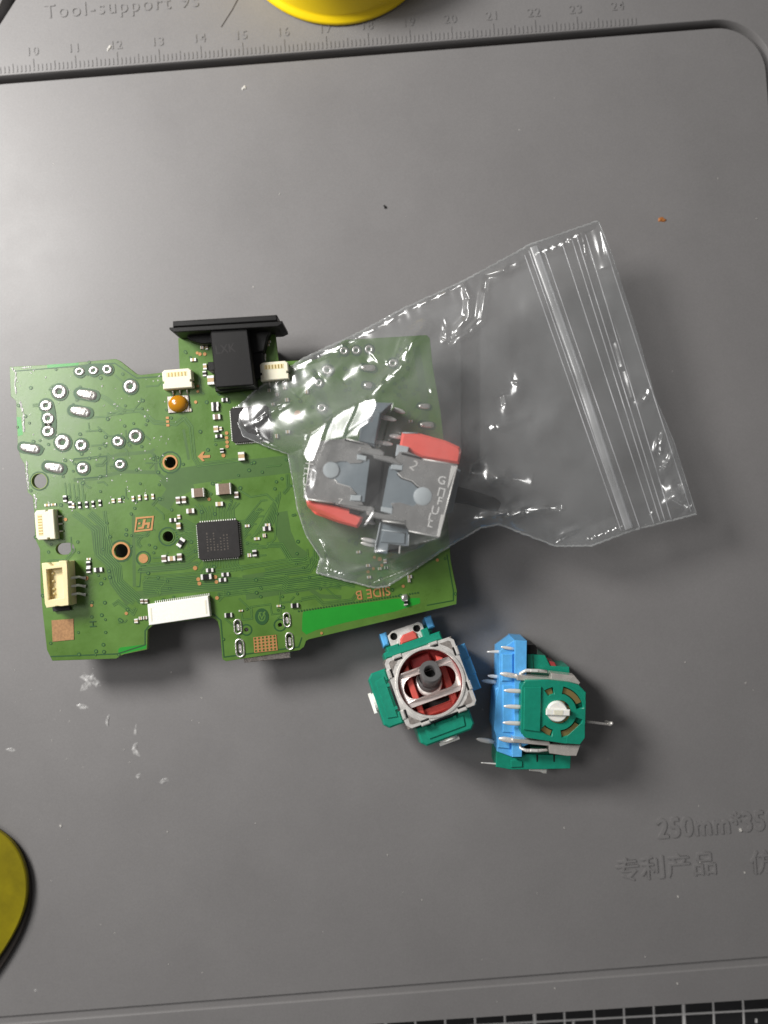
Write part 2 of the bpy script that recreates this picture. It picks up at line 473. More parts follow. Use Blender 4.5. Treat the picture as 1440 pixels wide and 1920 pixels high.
me = text_mesh("250mm*350mm", 6.6, .14, (q[0]+.16, q[1]-.10, .075), rad(4.6), spacing=1.06, offset=.11, xs=.84)
link_mesh("embossed_text", me, 'mat', mt)
q = P(1153, 1649); me = text_mesh("\u4e13\u5229\u4ea7\u54c1", 6.0, .14, (q[0], q[1], .05), rad(4.6), spacing=1.0, offset=0, xs=1.02)
link_mesh("embossed_text", me, 'mat', mt)
me = text_mesh("\u4e13\u5229\u4ea7\u54c1", 6.0, .14, (q[0]+.16, q[1]-.10, .075), rad(4.6), spacing=1.0, offset=0, xs=1.02)
link_mesh("embossed_text", me, 'mat', mt)
q = P(1406, 1635); me = text_mesh("\u4eff", 6.0, .14, (q[0], q[1], .05), rad(4.6), offset=0)
link_mesh("embossed_text", me, 'mat', mt)
me = text_mesh("\u4eff", 6.0, .14, (q[0]+.16, q[1]-.10, .075), rad(4.6), offset=0)
link_mesh("embossed_text", me, 'mat', mt)
# fine seam scratch above the ruler
a = P2(447, -3); b = P2(415, 51)
g = MB(); g.ribbon([a, P2(436, 18), b], .28, .012); g.obj("seam_line", 'rim_and_shade', mt)

# ================================================================ small loose things on the mat
def blob(name, px, py, r, h, m, label=None, cat=None, sx=1., rz=0., z=0., seed=0, group=None, rough=.25):
    rr = random.Random(seed+int(px)); g = MB(); n = 18
    prof = [(1, 0), (.93, .35), (.7, .75), (.35, .95), (.02, 1)]
    ph = [rr.uniform(0, 6.28) for _ in range(4)]
    c = P(px, py, z); vs = []
    ca, sa = math.cos(rz), math.sin(rz)
    for pr, pz in prof:
        for i in range(n):
            a = 2*math.pi*i/n
            k = 1+rough*(math.sin(2*a+ph[0])*.5+math.sin(3*a+ph[1])*.5+math.sin(5*a+ph[2])*.3)
            x, y = r*pr*k*math.cos(a)*sx, r*pr*k*math.sin(a)
            vs.append((c[0]+ca*x-sa*y, c[1]+sa*x+ca*y, z+h*pz*(1+.3*math.sin(2*a+ph[3])*(pr > .1))))
    fs = [(k*n+i, k*n+(i+1) % n, (k+1)*n+(i+1) % n, (k+1)*n+i) for k in range(4) for i in range(n)]+[tuple(4*n+i for i in range(n))]
    g.add(vs, fs)
    o = g.obj(name, m, smooth=True)
    return tag(o, label, cat, group=group)
blob("rust_crumb", 1241, 412, .55, .25, 'crumb', "tiny rust orange crumb on the mat above the bag's zip end", "crumb", 1.9, rz=.1, rough=.3)
blob("black_crumb", 722, 388, .36, .4, 'black', "tiny black crumb on bare mat above the clear bag", "crumb", rough=.5)
blob("pale_chip", 458, 165, .5, .25, 'dust', "pale cream fleck on the mat just below the ruler groove", "fleck", rough=.5)
blob("pale_chip", 205, 90, .32, .25, 'dust', "thin white sliver lying on the ruler between 11 and 12", "fleck", sx=2.6, rz=1.05)
def film_flake(px, py, pts, label):
    """a thin curled splash of dried flux: irregular slightly domed sheet"""
    g = MB(); c = P(px, py, 0)
    ring = [P2(px+a, py+b) for a, b in pts]; n = len(ring)
    vs = [(x, y, .01) for x, y in ring]+[(c[0]+(x-c[0])*.55, c[1]+(y-c[1])*.55, .16+.10*math.sin(i*2.1)) for i, (x, y) in enumerate(ring)]+[(c[0], c[1], .10)]
    fs = [(i, (i+1) % n, n+(i+1) % n, n+i) for i in range(n)]+[(n+i, n+(i+1) % n, 2*n) for i in range(n)]
    g.add(vs, fs)
    return tag(g.obj("flux_splash", 'splash', smooth=True), label, "flux splash")
film_flake(168, 1276, [(-20, -6), (-10, -12), (2, -9), (6, -14), (12, -4), (20, 2), (22, 10), (12, 12), (6, 6), (-2, 16), (-18, 20), (-14, 8), (-6, 2), (-12, -2)], "largest glossy white flux splash below the board's lower left corner")
film_flake(154, 1325, [(-11, -3), (-2, -6), (8, -3), (12, 2), (6, 5), (-4, 4)], "small bright flux splash under the largest one")
film_flake(20, 1405, [(-10, 0), (-2, -3), (5, -2), (10, 2), (4, 5), (-4, 3)], "bright flux splash at the photo's left edge")
film_flake(202, 1352, [(-3, 10), (-4, 0), (-1, -9), (4, -13), (2, -4), (1, 6), (2, 12)], "thin hooked streak of flux below the board")
film_flake(254, 1370, [(-4, 6), (-2, 0), (1, -14), (2, -2), (3, 5), (0, 9)], "thin pointed streak of flux right of the hooked one")
film_flake(255, 1404, [(-8, 2), (-4, -9), (3, -12), (1, -2), (6, 8), (10, 16), (3, 14), (-4, 10)], "faint smeared flux patch below the pointed streak")
film_flake(259, 1455, [(-5, 1), (-1, -4), (5, -6), (4, 2), (0, 6)], "lone flux fleck near the lowest faint smear")
film_flake(308, 1463, [(-10, 4), (-3, -3), (5, -5), (9, 1), (2, 3), (-5, 7)], "faint rightmost flux smear on the mat")
film_flake(67, 1857, [(-4, 0), (0, -3), (4, 0), (0, 3)], "dot of flux beside the lower groove at left")
g = MB()
for i in range(80):
    x, y = R.uniform(0, 1440), R.uniform(150, 1890)
    if 20 < x < 860 and 600 < y < 1240: continue
    if R.random() < .35: x, y = R.gauss(150, 130), R.gauss(1330, 130)
    s = R.uniform(.05, .15); c = P(x, y)
    a = R.uniform(0, 3.1)
    g.box((c[0], c[1], s*.4), (s*R.uniform(1, 2.4), s, s*.8), rz=a)
for (x, y, s) in ((1388, 1556, .35), (1058, 1552, .14), (1270, 1844, .2), (114, 1548, .25), (1312, 1616, .16), (1271, 1681, .2), (1396, 1636, .2), (905, 1330, .12), (1040, 1853, .14)):
    c = P(x, y); g.box((c[0], c[1], s*.4), (s*1.4, s*1.8, s*.8), rz=.4)
tag(g.obj("dust_specks", 'dust'), "fine pale dust specks scattered over the grey mat", "dust", kind='stuff')
# ================================================================ yellow things at the frame's edge
cup = thing("yellow_cup", "round glossy yellow plastic pot standing on the ruler at the photo's top edge", "pot", P(630, -152, 0))
c = P(630, -152, 0)
MB().lathe(c, [(0.01, .02), (25.0, .02), (25.6, .3), (25.7, .8), (25.4, 1.3), (24.6, 1.7), (24.2, 2.3), (23.9, 13), (23.6, 14), (22.6, 14.4), (22.2, 13.8), (22.0, 3), (.01, 2.8)], 96).obj("pot_body", 'yellow', cup, smooth=50)
MB().lathe(c, [(21.7, 3.1), (21.7, 11), (.01, 11)], 64).obj("contents", 'olive', cup, smooth=50)

tool = thing("yellow_tool", "olive yellow rounded plastic tool end with dark edge poking in at lower left", "tool", P(-60, 1700, 0))
olv = PP([(-170, 1500), (-60, 1527), (0, 1561), (22, 1580), (38, 1604), (48, 1634), (51, 1664), (48, 1694), (38, 1726), (20, 1762), (-5, 1800), (-60, 1870), (-170, 1960)], 2.4)
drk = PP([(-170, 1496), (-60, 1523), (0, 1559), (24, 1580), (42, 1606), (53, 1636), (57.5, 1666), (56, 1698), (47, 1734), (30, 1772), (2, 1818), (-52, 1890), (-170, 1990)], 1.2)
def smooth_closed(pts, it=2):
    for _ in range(it):
        q = []
        for i in range(len(pts)):
            a, b = pts[i], pts[(i+1) % len(pts)]
            q.append((a[0]*.75+b[0]*.25, a[1]*.75+b[1]*.25)); q.append((a[0]*.25+b[0]*.75, a[1]*.25+b[1]*.75))
        pts = q
    return pts
MB().prism(smooth_closed(drk), .02, 1.2, .3).obj("dark_edge", 'rim_and_shade', tool, smooth=40)  # dark slab reaching slightly past the olive face
MB().prism(smooth_closed(olv), 1.2, 2.4, .25).obj("tool_face", 'olive', tool, smooth=40)

# ================================================================ CIRCUIT BOARD
ZB, ZT = 9.2, 10.5
KB = PX*(D-ZT)/D
def B(px, py): return P2(px, py, ZT)
def BB(pts): return [B(a, b) for a, b in pts]
pcb = thing("circuit_board", "green game controller circuit board with black audio jack lying component side up on the mat", "circuit board", P(430, 940, 0))
outline = [(18, 688), (130, 682), (150, 679), (217, 673), (224, 676), (256, 701), (264, 703), (300, 699), (337, 696), (334, 634), (516, 627), (522, 678), (590, 674), (600, 671), (640, 640), (648, 637), (800, 628), (806, 634), (812, 690), (826, 770), (835, 850), (838, 950), (845, 1050), (852, 1085), (857, 1108), (856, 1133), (579, 1199), (574, 1202), (570, 1213), (562, 1219), (424, 1240), (417, 1236), (412, 1180), (408, 1165), (398, 1158), (287, 1172), (277, 1181), (276, 1218), (233, 1227), (226, 1230), (218, 1235), (98, 1239), (88, 1219), (80, 1148), (76, 1104), (75, 1030), (66, 1011), (64, 955), (61, 931), (52, 923), (46, 870), (38, 858), (33, 835), (31, 780), (30, 752), (20, 743)]
rings = [(150, 697, 10, 4), (176, 695, 10, 4), (202, 693, 10, 4), (245, 725, 13.5, 6), (112, 735, 14.5, 6), (87, 761, 12.5, 4.5), (91, 785, 12, 4.5), (91, 809, 12.5, 4.5), (118, 830, 15.5, 6), (153, 835, 12, 4.5), (222, 828, 11.5, 4), (255, 818, 13.5, 7), (226, 871, 10.5, 4.5), (156, 878, 12, 4),
         (645, 658, 8.5, 4), (668, 657, 8.5, 4), (692, 655, 8.5, 4), (614, 694, 10.5, 5), (598, 718, 8, 4), (604, 765, 9, 4.5), (737, 681, 9, 4.5)]
loops = [BB(outline)]
for (x, y, r, h) in rings: loops.append(circle(B(x, y), h*KB, 16))
for (x, y, r) in ((74, 902, 14), (319, 867, 10.5), (315, 1006, 10), (227, 1033, 13)): loops.append(circle(B(x, y), r*KB, 32))
loops.append(stadium(B(122, 1029), 6.5*KB, 11*KB, TH))
for (x, y) in ((462, 1181), (525, 1172)): loops.append(circle(B(x, y), 4*KB, 16))
slots = [(446, 1175, 7, 9), (450, 1215, 8, 11), (538, 1162, 6.5, 9), (543, 1202, 7, 11)]
for (x, y, r, L) in slots: loops.append(stadium(B(x, y), (L-3)*KB, (r-3)*KB, TH+math.pi/2))
me = fill_mesh(loops, ZB, ZT, .06)
sub = link_mesh("substrate", me, ['pcb', 'pcb_edge'], pcb)
for p in sub.data.polygons:
    if abs(p.normal.z) < .3: p.material_index = 1

def pts_in(x, y, poly=outline):
    ins = False; n = len(poly)
    for i in range(n):
        x1, y1 = poly[i]; x2, y2 = poly[i-1]
        if (y1 > y) != (y2 > y) and x < (x2-x1)*(y-y1)/(y2-y1)+x1: ins = not ins
    return ins
# --- areas of bare mask (no copper underneath), bands of buried copper, traces
def patch(pts, m, z, name, sm=1):
    MB().add([(x, y, z) for x, y in smooth_closed(BB(pts), sm)][::1], [tuple(range(len(pts)*2**sm))]).obj(name, m, pcb)
patch([(567, 1150), (570, 1146), (600, 1142), (787, 1116), (788, 1136), (600, 1178), (566, 1194)], 'pcb_bare', ZT+.0125, "bare_area")
patch([(222, 1217), (222, 1227), (233, 1225), (274, 1216), (275, 1208), (226, 1214)], 'pcb_bare', ZT+.010, "bare_area", 0)
patch([(88, 684), (148, 680), (147, 685), (89, 690)], 'pcb_bare', ZT+.010, "bare_area", 0)
patch([(31, 782), (39, 782), (43, 815), (34, 818)], 'pcb_bare', ZT+.010, "bare_area", 0)
bands = MB()
BC = [0]
def band(pts, wd, z=None):
    BC[0] += 1; z = ZT+.004+BC[0]*.0003
    bands.ribbon(BB(pts), wd*KB, z)
band([(137, 862), (200, 856), (280, 848), (290, 842)], 5)
band([(138, 900), (180, 897), (230, 884), (300, 886)], 7)
band([(200, 872), (205, 858), (222, 852), (283, 847), (292, 856), (293, 885), (310, 898)], 6, ZT+.008)
band([(310, 915), (330, 896), (400, 885), (500, 875), (560, 868)], 34)
band([(306, 950), (322, 925), (360, 905)], 26, ZT+.0085)
band([(180, 985), (185, 1030), (205, 1052), (215, 1090), (245, 1130)], 20)
band([(250, 965), (252, 1100)], 6)
band([(262, 1070), (340, 1063), (372, 1058)], 12)
band([(250, 1118), (330, 1105), (420, 1100), (470, 1095)], 16)
band([(455, 1085), (520, 1075), (580, 1066), (590, 1045)], 12)
band([(460, 1112), (540, 1100), (600, 1092), (660, 1084)], 26)
band([(525, 960), (532, 1000), (545, 1030), (572, 1050)], 28)
band([(344, 805), (352, 850), (354, 862)], 5)
band([(570, 1080), (575, 1100), (600, 1118), (640, 1120)], 8, ZT+.0085)
band([(560, 700), (600, 740), (620, 800), (640, 850)], 22)
band([(780, 650), (795, 740), (800, 830), (808, 900)], 14)
band([(640, 1090), (700, 1060), (760, 1062), (820, 1040)], 16)
bands.obj("buried_copper", 'pcb_band', pcb, kind='stuff')

tr = MB(); gaps = MB(); ZC = [0]
def bus(pts, n=1, sp=3.4, wd=1.5, gap=True):
    P_ = [Vector(p) for p in pts]
    for k in range(n):
        off = (k-(n-1)/2)*sp; q = []
        for i, p in enumerate(P_):
            d = Vector((0, 0))
            if i > 0: d += (p-P_[i-1]).normalized()
            if i < len(P_)-1: d += (P_[i+1]-p).normalized()
            d.normalize(); kk = 1.0
            if 0 < i < len(P_)-1: kk = 1/max(.5, d.dot((p-P_[i-1]).normalized()))
            q.append(tuple(p+Vector((-d.y, d.x))*off*kk))
        ZC[0] += 1
        if gap: gaps.ribbon(BB(q), (wd+1.5)*KB, ZT+.014+ZC[0]*.0001)
        tr.ribbon(BB(q), wd*KB, ZT+.048+ZC[0]*.0001)
bus([(188, 742), (200, 748), (231, 772), (262, 769), (290, 792), (330, 795), (345, 783)], 2, 5)
bus([(170, 783), (200, 781), (231, 772)], 1, 4)
bus([(345, 783), (358, 800), (364, 858), (372, 872), (450, 862)], 2, 5)
bus([(138, 962), (160, 978), (180, 995), (183, 1040), (208, 1062), (214, 1092), (228, 1112), (252, 1130)], 3, 4.2)
bus([(168, 962), (196, 988), (199, 1040), (222, 1064), (224, 1090), (262, 1124)], 4, 3.4)
bus([(196, 958), (201, 1000), (216, 1048)], 2, 4)
for i in range(5): bus([(122+i*8, 905+i), (124+i*8, 925), (125+i*8, 942)], 1)
bus([(212, 1135), (222, 1128), (250, 1150), (255, 1140)], 2, 4)
bus([(262, 1062), (300, 1058), (350, 1053)], 2, 5)
bus([(258, 1072), (345, 1066), (372, 1058), (380, 1048)], 1)
bus([(270, 1085), (380, 1075), (430, 1068), (560, 1048)], 2, 5)
bus([(268, 1102), (390, 1092), (470, 1098), (530, 1090), (540, 1098), (640, 1082), (668, 1090)], 8, 3.4, 1.3)
bus([(408, 1116), (470, 1108), (530, 1101), (600, 1094), (640, 1100)], 3, 3.6, 1.3)
bus([(497, 1070), (545, 1060), (580, 1053)], 2, 5)
bus([(495, 1080), (580, 1070), (592, 1050), (592, 1030)], 3, 3.6)
bus([(568, 1084), (600, 1079), (640, 1072)], 2, 4)
bus([(500, 1022), (528, 1022), (546, 1052), (570, 1050), (580, 1044)], 3, 3.4)
bus([(520, 1160), (527, 1155), (527, 1140), (524, 1110)], 1)
bus([(473, 1150), (471, 1138), (507, 1133), (510, 1152), (526, 1150)], 1)
bus([(448, 1122), (470, 1143), (473, 1160), (455, 1162), (453, 1150)], 1)
bus([(565, 1124), (592, 1119), (606, 1132), (660, 1126), (670, 1112)], 2, 4)
# fan-out of the main chip
cc = Vector((411, 1011)); e1 = Vector((math.cos(TH), -math.sin(TH))); e2 = Vector((math.sin(TH), math.cos(TH)))
for i in range(14):
    t = (i-6.5)*4.8
    s = cc+e1*37+e2*t
    L1 = 10+abs(t)*.15; up = R.uniform(18, 46) if t < 0 else R.uniform(6, 26)
    q = s+e1*L1; r = q+Vector((up*.8, -up)) if t < 6 else q+Vector((up, up*.35))
    bus([tuple(s), tuple(q), tuple(r), tuple(r+e1*R.uniform(2, 16))], 1, 3, 1.3)
    s = cc-e1*37+e2*t; q = s-e1*(8+R.uniform(0, 4)); r = q+Vector((-14, -8 if t < 4 else 10)); 
    bus([tuple(s), tuple(q), tuple(r), tuple(r-e1*R.uniform(6, 26))], 1, 3, 1.3)
    s = cc-e2*37+e1*t; q = s-e2*(8+abs(t)*.3); r = q+Vector((t*.35, -10-R.uniform(0, 10)))
    bus([tuple(s), tuple(q), tuple(r)], 1, 3, 1.3)
    s = cc+e2*37+e1*t; q = s+e2*(6+abs(t)*.2); r = q+Vector((t*.25, 8))
    bus([tuple(s), tuple(q), tuple(r), tuple(r+e2*R.uniform(0, 14))], 1, 3, 1.3)
for i in range(9):    # diagonal run right of the chip
    bus([(470+i*5, 1010-i*3), (478+i*5, 1002-i*5), (492+i*4.2, 978-i*6), (500+i*3, 962-i*5)], 1, 3, 1.3)
bus([(450, 920), (470, 932), (500, 927), (520, 945), (516, 1010), (500, 1025), (480, 1022)], 1)
bus([(330, 1006), (350, 996), (372, 998)], 1)
for k in range(110):   # short random jogs elsewhere
    x, y = R.uniform(60, 820), R.uniform(700, 1180)
    if not (pts_in(x, y) and pts_in(x+30, y-6) and pts_in(x+34, y+20)): continue
    if 566 < x < 800 and y > 1110: continue
    L = R.uniform(10, 30); a = R.choice([0, 0, 90, 45, -45]); d = Vector((math.cos(rad(a-4.4)), math.sin(rad(a-4.4))))
    p = Vector((x, y)); q = p+d*L; a2 = a+R.choice([-45, 45]); d2 = Vector((math.cos(rad(a2-4.4)), math.sin(rad(a2-4.4))))
    bus([tuple(p), tuple(q), tuple(q+d2*R.uniform(4, 14))], R.choice([1, 1, 2]), 3.6, 1.2)
# copper-free outlines round the fields
def outline_gap(pts, wd=2.2, close=False):
    ZC[0] += 1; gaps.ribbon(BB(pts+([pts[0]] if close else [])), wd*KB, ZT+.014+ZC[0]*.0001)
outline_gap([(95, 1231), (220, 1226), (272, 1209), (272, 1183), (285, 1166), (400, 1151), (414, 1163), (420, 1232), (560, 1213), (566, 1195)], 2.4)
outline_gap([(26, 696), (215, 681), (256, 709), (330, 704)], 2)
outline_gap([(800, 1135), (850, 1126), (850, 1108), (838, 1040)], 2)
outline_gap([(136, 868), (140, 860), (200, 855), (200, 893), (145, 898)], 1.8)
outline_gap([(259, 1070), (265, 1062), (262, 1100), (256, 1100)], 1.5)
for (x, y, r) in ((74, 902, 17), (319, 867, 20), (315, 1006, 17), (227, 1033, 20), (269, 1047, 13), (462, 1181, 10), (525, 1172, 11)):
    outline_gap([(x+r*math.cos(k*.4488), y+r*math.sin(k*.4488)) for k in range(14)], 2.6, True)
gaps.obj("mask_gap", 'pcb_dark', pcb, kind='stuff')
tr.obj("trace", 'pcb_trace', pcb, kind='stuff')
# dried flux smears catching the light round the hand-soldered pins
g = MB()
def flake(x, y, s, a, asp):
    c = B(x, y); n = 7; ph = R.uniform(0, 6)
    vs = []
    for i in range(n):
        t = 2*math.pi*i/n; k = s*(1+.45*math.sin(3*t+ph)); X_, Y_ = k*math.cos(t)*asp, k*math.sin(t)
        vs.append((c[0]+math.cos(a)*X_-math.sin(a)*Y_, c[1]+math.sin(a)*X_+math.cos(a)*Y_, ZT+.05))
    vs.append((c[0], c[1], ZT+.05+s*.5)); g.add(vs, [(i, (i+1) % n, n) for i in range(n)])
for k in range(150):
    x, y = R.uniform(24, 330), R.uniform(690, 960)
    if not (pts_in(x, y) and pts_in(x-6, y)): continue
    if (x-74)**2+(y-902)**2 < 420: continue
    flake(x, y, R.uniform(.05, .17), R.uniform(0, 3), R.uniform(1, 2.2))
for pl in ([(24, 690), (30, 700), (29, 742)], [(38, 756), (44, 775), (45, 812)], [(49, 868), (54, 921)], [(66, 930), (68, 958)], [(42, 690), (62, 688)]):
    for (a, b) in zip(pl[:-1], pl[1:]):
        L = math.hypot(b[0]-a[0], b[1]-a[1])
        for k in range(int(L/3.2)):
            t = k*3.2/L; flake(a[0]+(b[0]-a[0])*t+R.uniform(-1.5, 1.5), a[1]+(b[1]-a[1])*t, R.uniform(.10, .26), math.pi/2+R.uniform(-.3, .3) if abs(b[0]-a[0]) < 12 else 0, 1.8)
g.obj("flux_residue", 'flux', pcb, kind='stuff')
# dark field with an emblem between the USB slots
MB().add([(x, y, ZT+.078) for x, y in circle(B(491, 1156), 13*KB, 24, 1, 1.2)], [tuple(range(24))]).obj("dark_field", 'pcb_dark', pcb)
g = MB()
g.ribbon(BB([(491+6*math.cos(k*.45), 1156+8*math.sin(k*.45)) for k in range(15)]), .25, ZT+.085)
g.ribbon(BB([(486, 1148), (491, 1160), (497, 1146)]), .3, ZT+.087)
g.obj("emblem", 'pcb_trace', pcb)
# vias
HOLES_ = [(a, b, c) for a, b, c, d in rings]+[(74, 902, 15), (319, 867, 15), (315, 1006, 12), (227, 1033, 18), (122, 1029, 19), (269, 1047, 9), (462, 1181, 7), (525, 1172, 7), (270, 982, 22), (118, 1181, 26), (497, 1206, 26)]+[(a, b, 14) for a, b, c, d in slots]
g = MB(); n = 0
while n < 330:
    x, y = R.uniform(20, 856), R.uniform(640, 1238)
    if not pts_in(x, y): continue
    if 566 < x < 790 and y > 1120: continue
    if any((x-a)**2+(y-b)**2 < (q+3)**2 for a, b, q in HOLES_): continue
    r = R.choice([1.7, 2.0, 2.4]); c = B(x, y); n += 1
    g.disc(c, r*KB*1.5, ZT+.082+n*.00005, 10, 0); g.disc((c[0]+.02, c[1]-.02), r*KB*.75, ZT+.100+n*.00005, 8, 1)
for k in range(44): # via fence along the antenna field
    x = 560+k*5.2; y = 1146-(x-560)*.155; c = B(x, y)
    g.disc(c, .22, ZT+.081-k*.00005, 8, 0)
g.obj("via", ['pcb_dark', 'pcb_trace'], pcb, kind='stuff')

# --- solder rings and joints
for (x, y, r, h) in rings:
    c = B(x, y); k = r*KB; hh = h*KB
    g = MB(); n = 22; ph = R.uniform(0, 6)
    g.lathe((c[0], c[1], ZT), [(k*1.0, .05), (k*.94, .22), (k*.8, .36), (hh*1.0, .34), (hh*.72, .1), (hh*.7, -1.0)], n, sy=R.uniform(.78, 1.0), rz=R.uniform(-.3, .3))
    g.obj("solder_ring", 'solder', pcb, smooth=True)
g = MB()
for (x, y, r, h) in rings: g.disc(B(x, y), (r+2.3)*KB, ZT+.120+x*.000005, 20)
for p in ([(140, 706), (140, 684), (212, 680), (213, 700)], [(77, 750), (103, 748), (108, 822), (80, 824)]):
    g.add([(a, b, ZT+.118-p[0][0]*.000005) for a, b in smooth_closed(BB(p))], [tuple(range(16))])
g.obj("mask_clearance", 'pcb_dark', pcb, kind='stuff')
g = MB()
for (x, y, r, h) in rings: g.lathe((*B(x, y), 0), [(h*KB*.9, ZB+.1), (.01, ZB+.12)], 14)
g.obj("through_pin", 'steel_dull', pcb, kind='stuff')
def solder_blob(x, y, L, wd, rz, h=.5, name="solder_joint", m='solder'):
    c = B(x, y); g = MB(); n = 20
    vs = []; ca, sa = math.cos(rz), math.sin(rz)
    prof = [(1.0, 0), (.96, .5), (.78, .85), (.45, 1), (.02, 1.02)]
    for pr, pz in prof:
        for i in range(n):
            a = 2*math.pi*i/n
            sx = math.copysign(abs(math.cos(a))**.7, math.cos(a)); sy = math.copysign(abs(math.sin(a))**.8, math.sin(a))
            X, Y = sx*L/2*KB*pr, sy*wd/2*KB*pr*(1+.15*math.cos(a))
            vs.append((c[0]+ca*X-sa*Y, c[1]+sa*X+ca*Y, ZT+.01+h*pz*(1-.35*math.cos(a)*pr)))
    fs = [(k*n+i, k*n+(i+1) % n, (k+1)*n+(i+1) % n, (k+1)*n+i) for k in range(4) for i in range(n)]+[tuple(4*n+i for i in range(n))]
    g.add(vs, fs); return g.obj(name, m, pcb, smooth=True)
gd = MB()
for (x, y, L, wd) in ((163, 740, 40, 19), (151, 772, 40, 19), (57, 841, 40, 18), (102, 877, 38, 19), (690, 690, 29, 13), (795, 762, 24, 11), (800, 797, 28, 13), (690, 723, 17, 13)):
    solder_blob(x, y, L, wd, rad(-10) if x < 400 else TH-.1)
    gd.add([(a, b, ZT+.126) for a, b in stadium(B(x, y), L*.34*KB, wd*.62*KB, rad(-10))], [tuple(range(22))])
gd.obj("mask_clearance", 'pcb_dark', pcb, kind='stuff')
for (x, y, r, L) in slots:
    g = MB(); c = B(x, y)
    for q, z in ((1.0, .02), (.93, .28), (.72, .30), (.60, -.1)):
        pass
    rg = [stadium(c, (L-2)*KB, (r*q)*KB, TH+math.pi/2) for q in (1.15, 1.05, .78, .62)]
    zz = [ZT+.01, ZT+.30, ZT+.28, ZT-.9]; n = len(rg[0]); vs = [(a, b, zz[k]) for k in range(4) for a, b in rg[k]]
    g.add(vs, [(k*n+i, k*n+(i+1) % n, (k+1)*n+(i+1) % n, (k+1)*n+i) for k in range(3) for i in range(n)])
    o = g.obj("slot_plating", 'solder', pcb, smooth=True)
    MB().prism(stadium((c[0]+.05, c[1]-.15), (L-6)*KB, 2.9*KB, TH+math.pi/2), ZB, ZT+.12, .1).obj("shell_tab", 'solder', pcb, smooth=40)
solder_blob(759, 1121, 14, 15, 0, .9)
solder_blob(760, 1134, 6, 6, 0, .3)
# --- exposed gold: rings, dots, arrow, logo, patch, text
def ring(x, y, r0, r1, name="gold_ring", m='gold', z=ZT):
    c = B(x, y); MB().lathe((c[0], c[1], z), [(r0*KB, .0), (r0*KB, .13), (r1*KB, .13), (r1*KB, 0)], 36).obj(name, m, pcb)
ring(319, 867, 10.8, 14.2); ring(227, 1033, 13.3, 17); 
for (x, y) in ((74, 902),): ring(x, y, 14.2, 15.6, "hole_rim", 'pcb_edge')
ring(315, 1006, 10.2, 12, "hole_rim", 'pcb_trace')
for (x, y, r) in ((269, 1047, 8.8), (425, 812, 3.3), (425, 821, 3.3), (426, 829, 3.3), (426, 837, 3.3), (419, 854, 3.6), (375, 664, 3.2), (384, 664, 3.2), (381, 652, 2.6), (367, 754, 3), (370, 662, 2.8), (123, 974, 3.2), (237, 1150, 3), (172, 1135, 2.6), (162, 1084, 4), (366, 1065, 4), (372, 1086, 3.6), (374, 1094, 3.6), (404, 1082, 3.6), (406, 1091, 3.4), (407, 1121, 3.4), (392, 936, 3), (371, 724, 2.5), (371, 734, 2.5), (558, 776, 6.5), (531, 778, 4), (603, 1187, 2.6), (756, 1099, 3), (702, 1045, 3), (712, 1048, 4), (716, 1060, 3), (700, 1066, 3), (690, 1072, 3), (820, 1050, 3)):
    c = B(x, y); MB().lathe((c[0], c[1], ZT), [(r*KB, 0), (r*KB, .13), (.01, .13)], 18).obj("gold_pad", 'gold', pcb)
for (x, y) in ((314, 783.5), (314.5, 790.5), (315, 797.5)):
    MB().box((*B(x, y), ZT+.06), (5.6*KB, 4.4*KB, .14), TH).obj("gold_pad", 'gold', pcb)
g = MB()
for pl in ([(371, 856), (380, 847), (384, 847), (380, 854), (394, 853), (394, 858), (380, 859), (384, 864), (380, 865)],):
    g.prism(BB(pl), ZT+.03, ZT+.14)
g.obj("gold_arrow", 'gold', pcb)
g = MB()
par = [(255, 970), (289, 967), (286, 994), (252, 998)]
lg = fill_mesh([BB(par), BB([(258, 973), (285.5, 970.5), (283, 991), (255, 994.5)])], ZT+.012, ZT+.14)
link_mesh("gold_frame", lg, 'gold', pcb)
g.prism(BB([(269, 974), (273, 973.5), (271.5, 981), (274, 981), (276, 984), (276, 988), (272, 990), (259, 991), (259, 988), (266, 987.5), (267.5, 981)]), ZT+.03, ZT+.14)
g2 = MB()
g2.prism(BB([(269, 974), (274, 973.5), (272.5, 980), (282, 979), (280, 990), (275.5, 990.5), (277, 983.5), (271.5, 984), (270, 991), (259, 992), (259.5, 988.5), (266, 988)]), ZT+.03, ZT+.14)
g2.prism(BB([(260, 980), (264, 979.5), (263.5, 983), (259.5, 983.3)]), ZT+.03, ZT+.14)
g2.obj("gold_emblem", 'gold', pcb)
MB().prism(BB([(97, 1163), (138, 1160), (139, 1199), (99, 1203)]), ZT+.012, ZT+.13).obj("copper_patch", 'patch', pcb)
# gold grid of rings by the USB socket
gg = [BB([(475, 1195), (518, 1190), (521, 1219), (477, 1224)])]
for i in range(6):
    for j in range(5):
        a, b = (i+.5)/6, (j+.5)/5
        x = 475.3+a*43+b*2; y = 1195-a*5+b*29
        gg.append(circle(B(x, y), 2.15*KB, 10))
link_mesh("gold_grid", fill_mesh(gg, ZT+.012, ZT+.13), 'gold', pcb)
q = B(731, 1099); me = text_mesh("SIDE B", 2.95, .02, (q[0], q[1], ZT+.12), TH+math.pi+rad(4), offset=.03, spacing=1.03, xs=.93)
link_mesh("gold_text", me, 'gold', pcb)
q = B(181, 1176); me = text_mesh("H", 2.2, .01, (q[0], q[1], ZT+.12), TH+math.pi/2)
link_mesh("mask_text", me, 'pcb_dark', pcb)


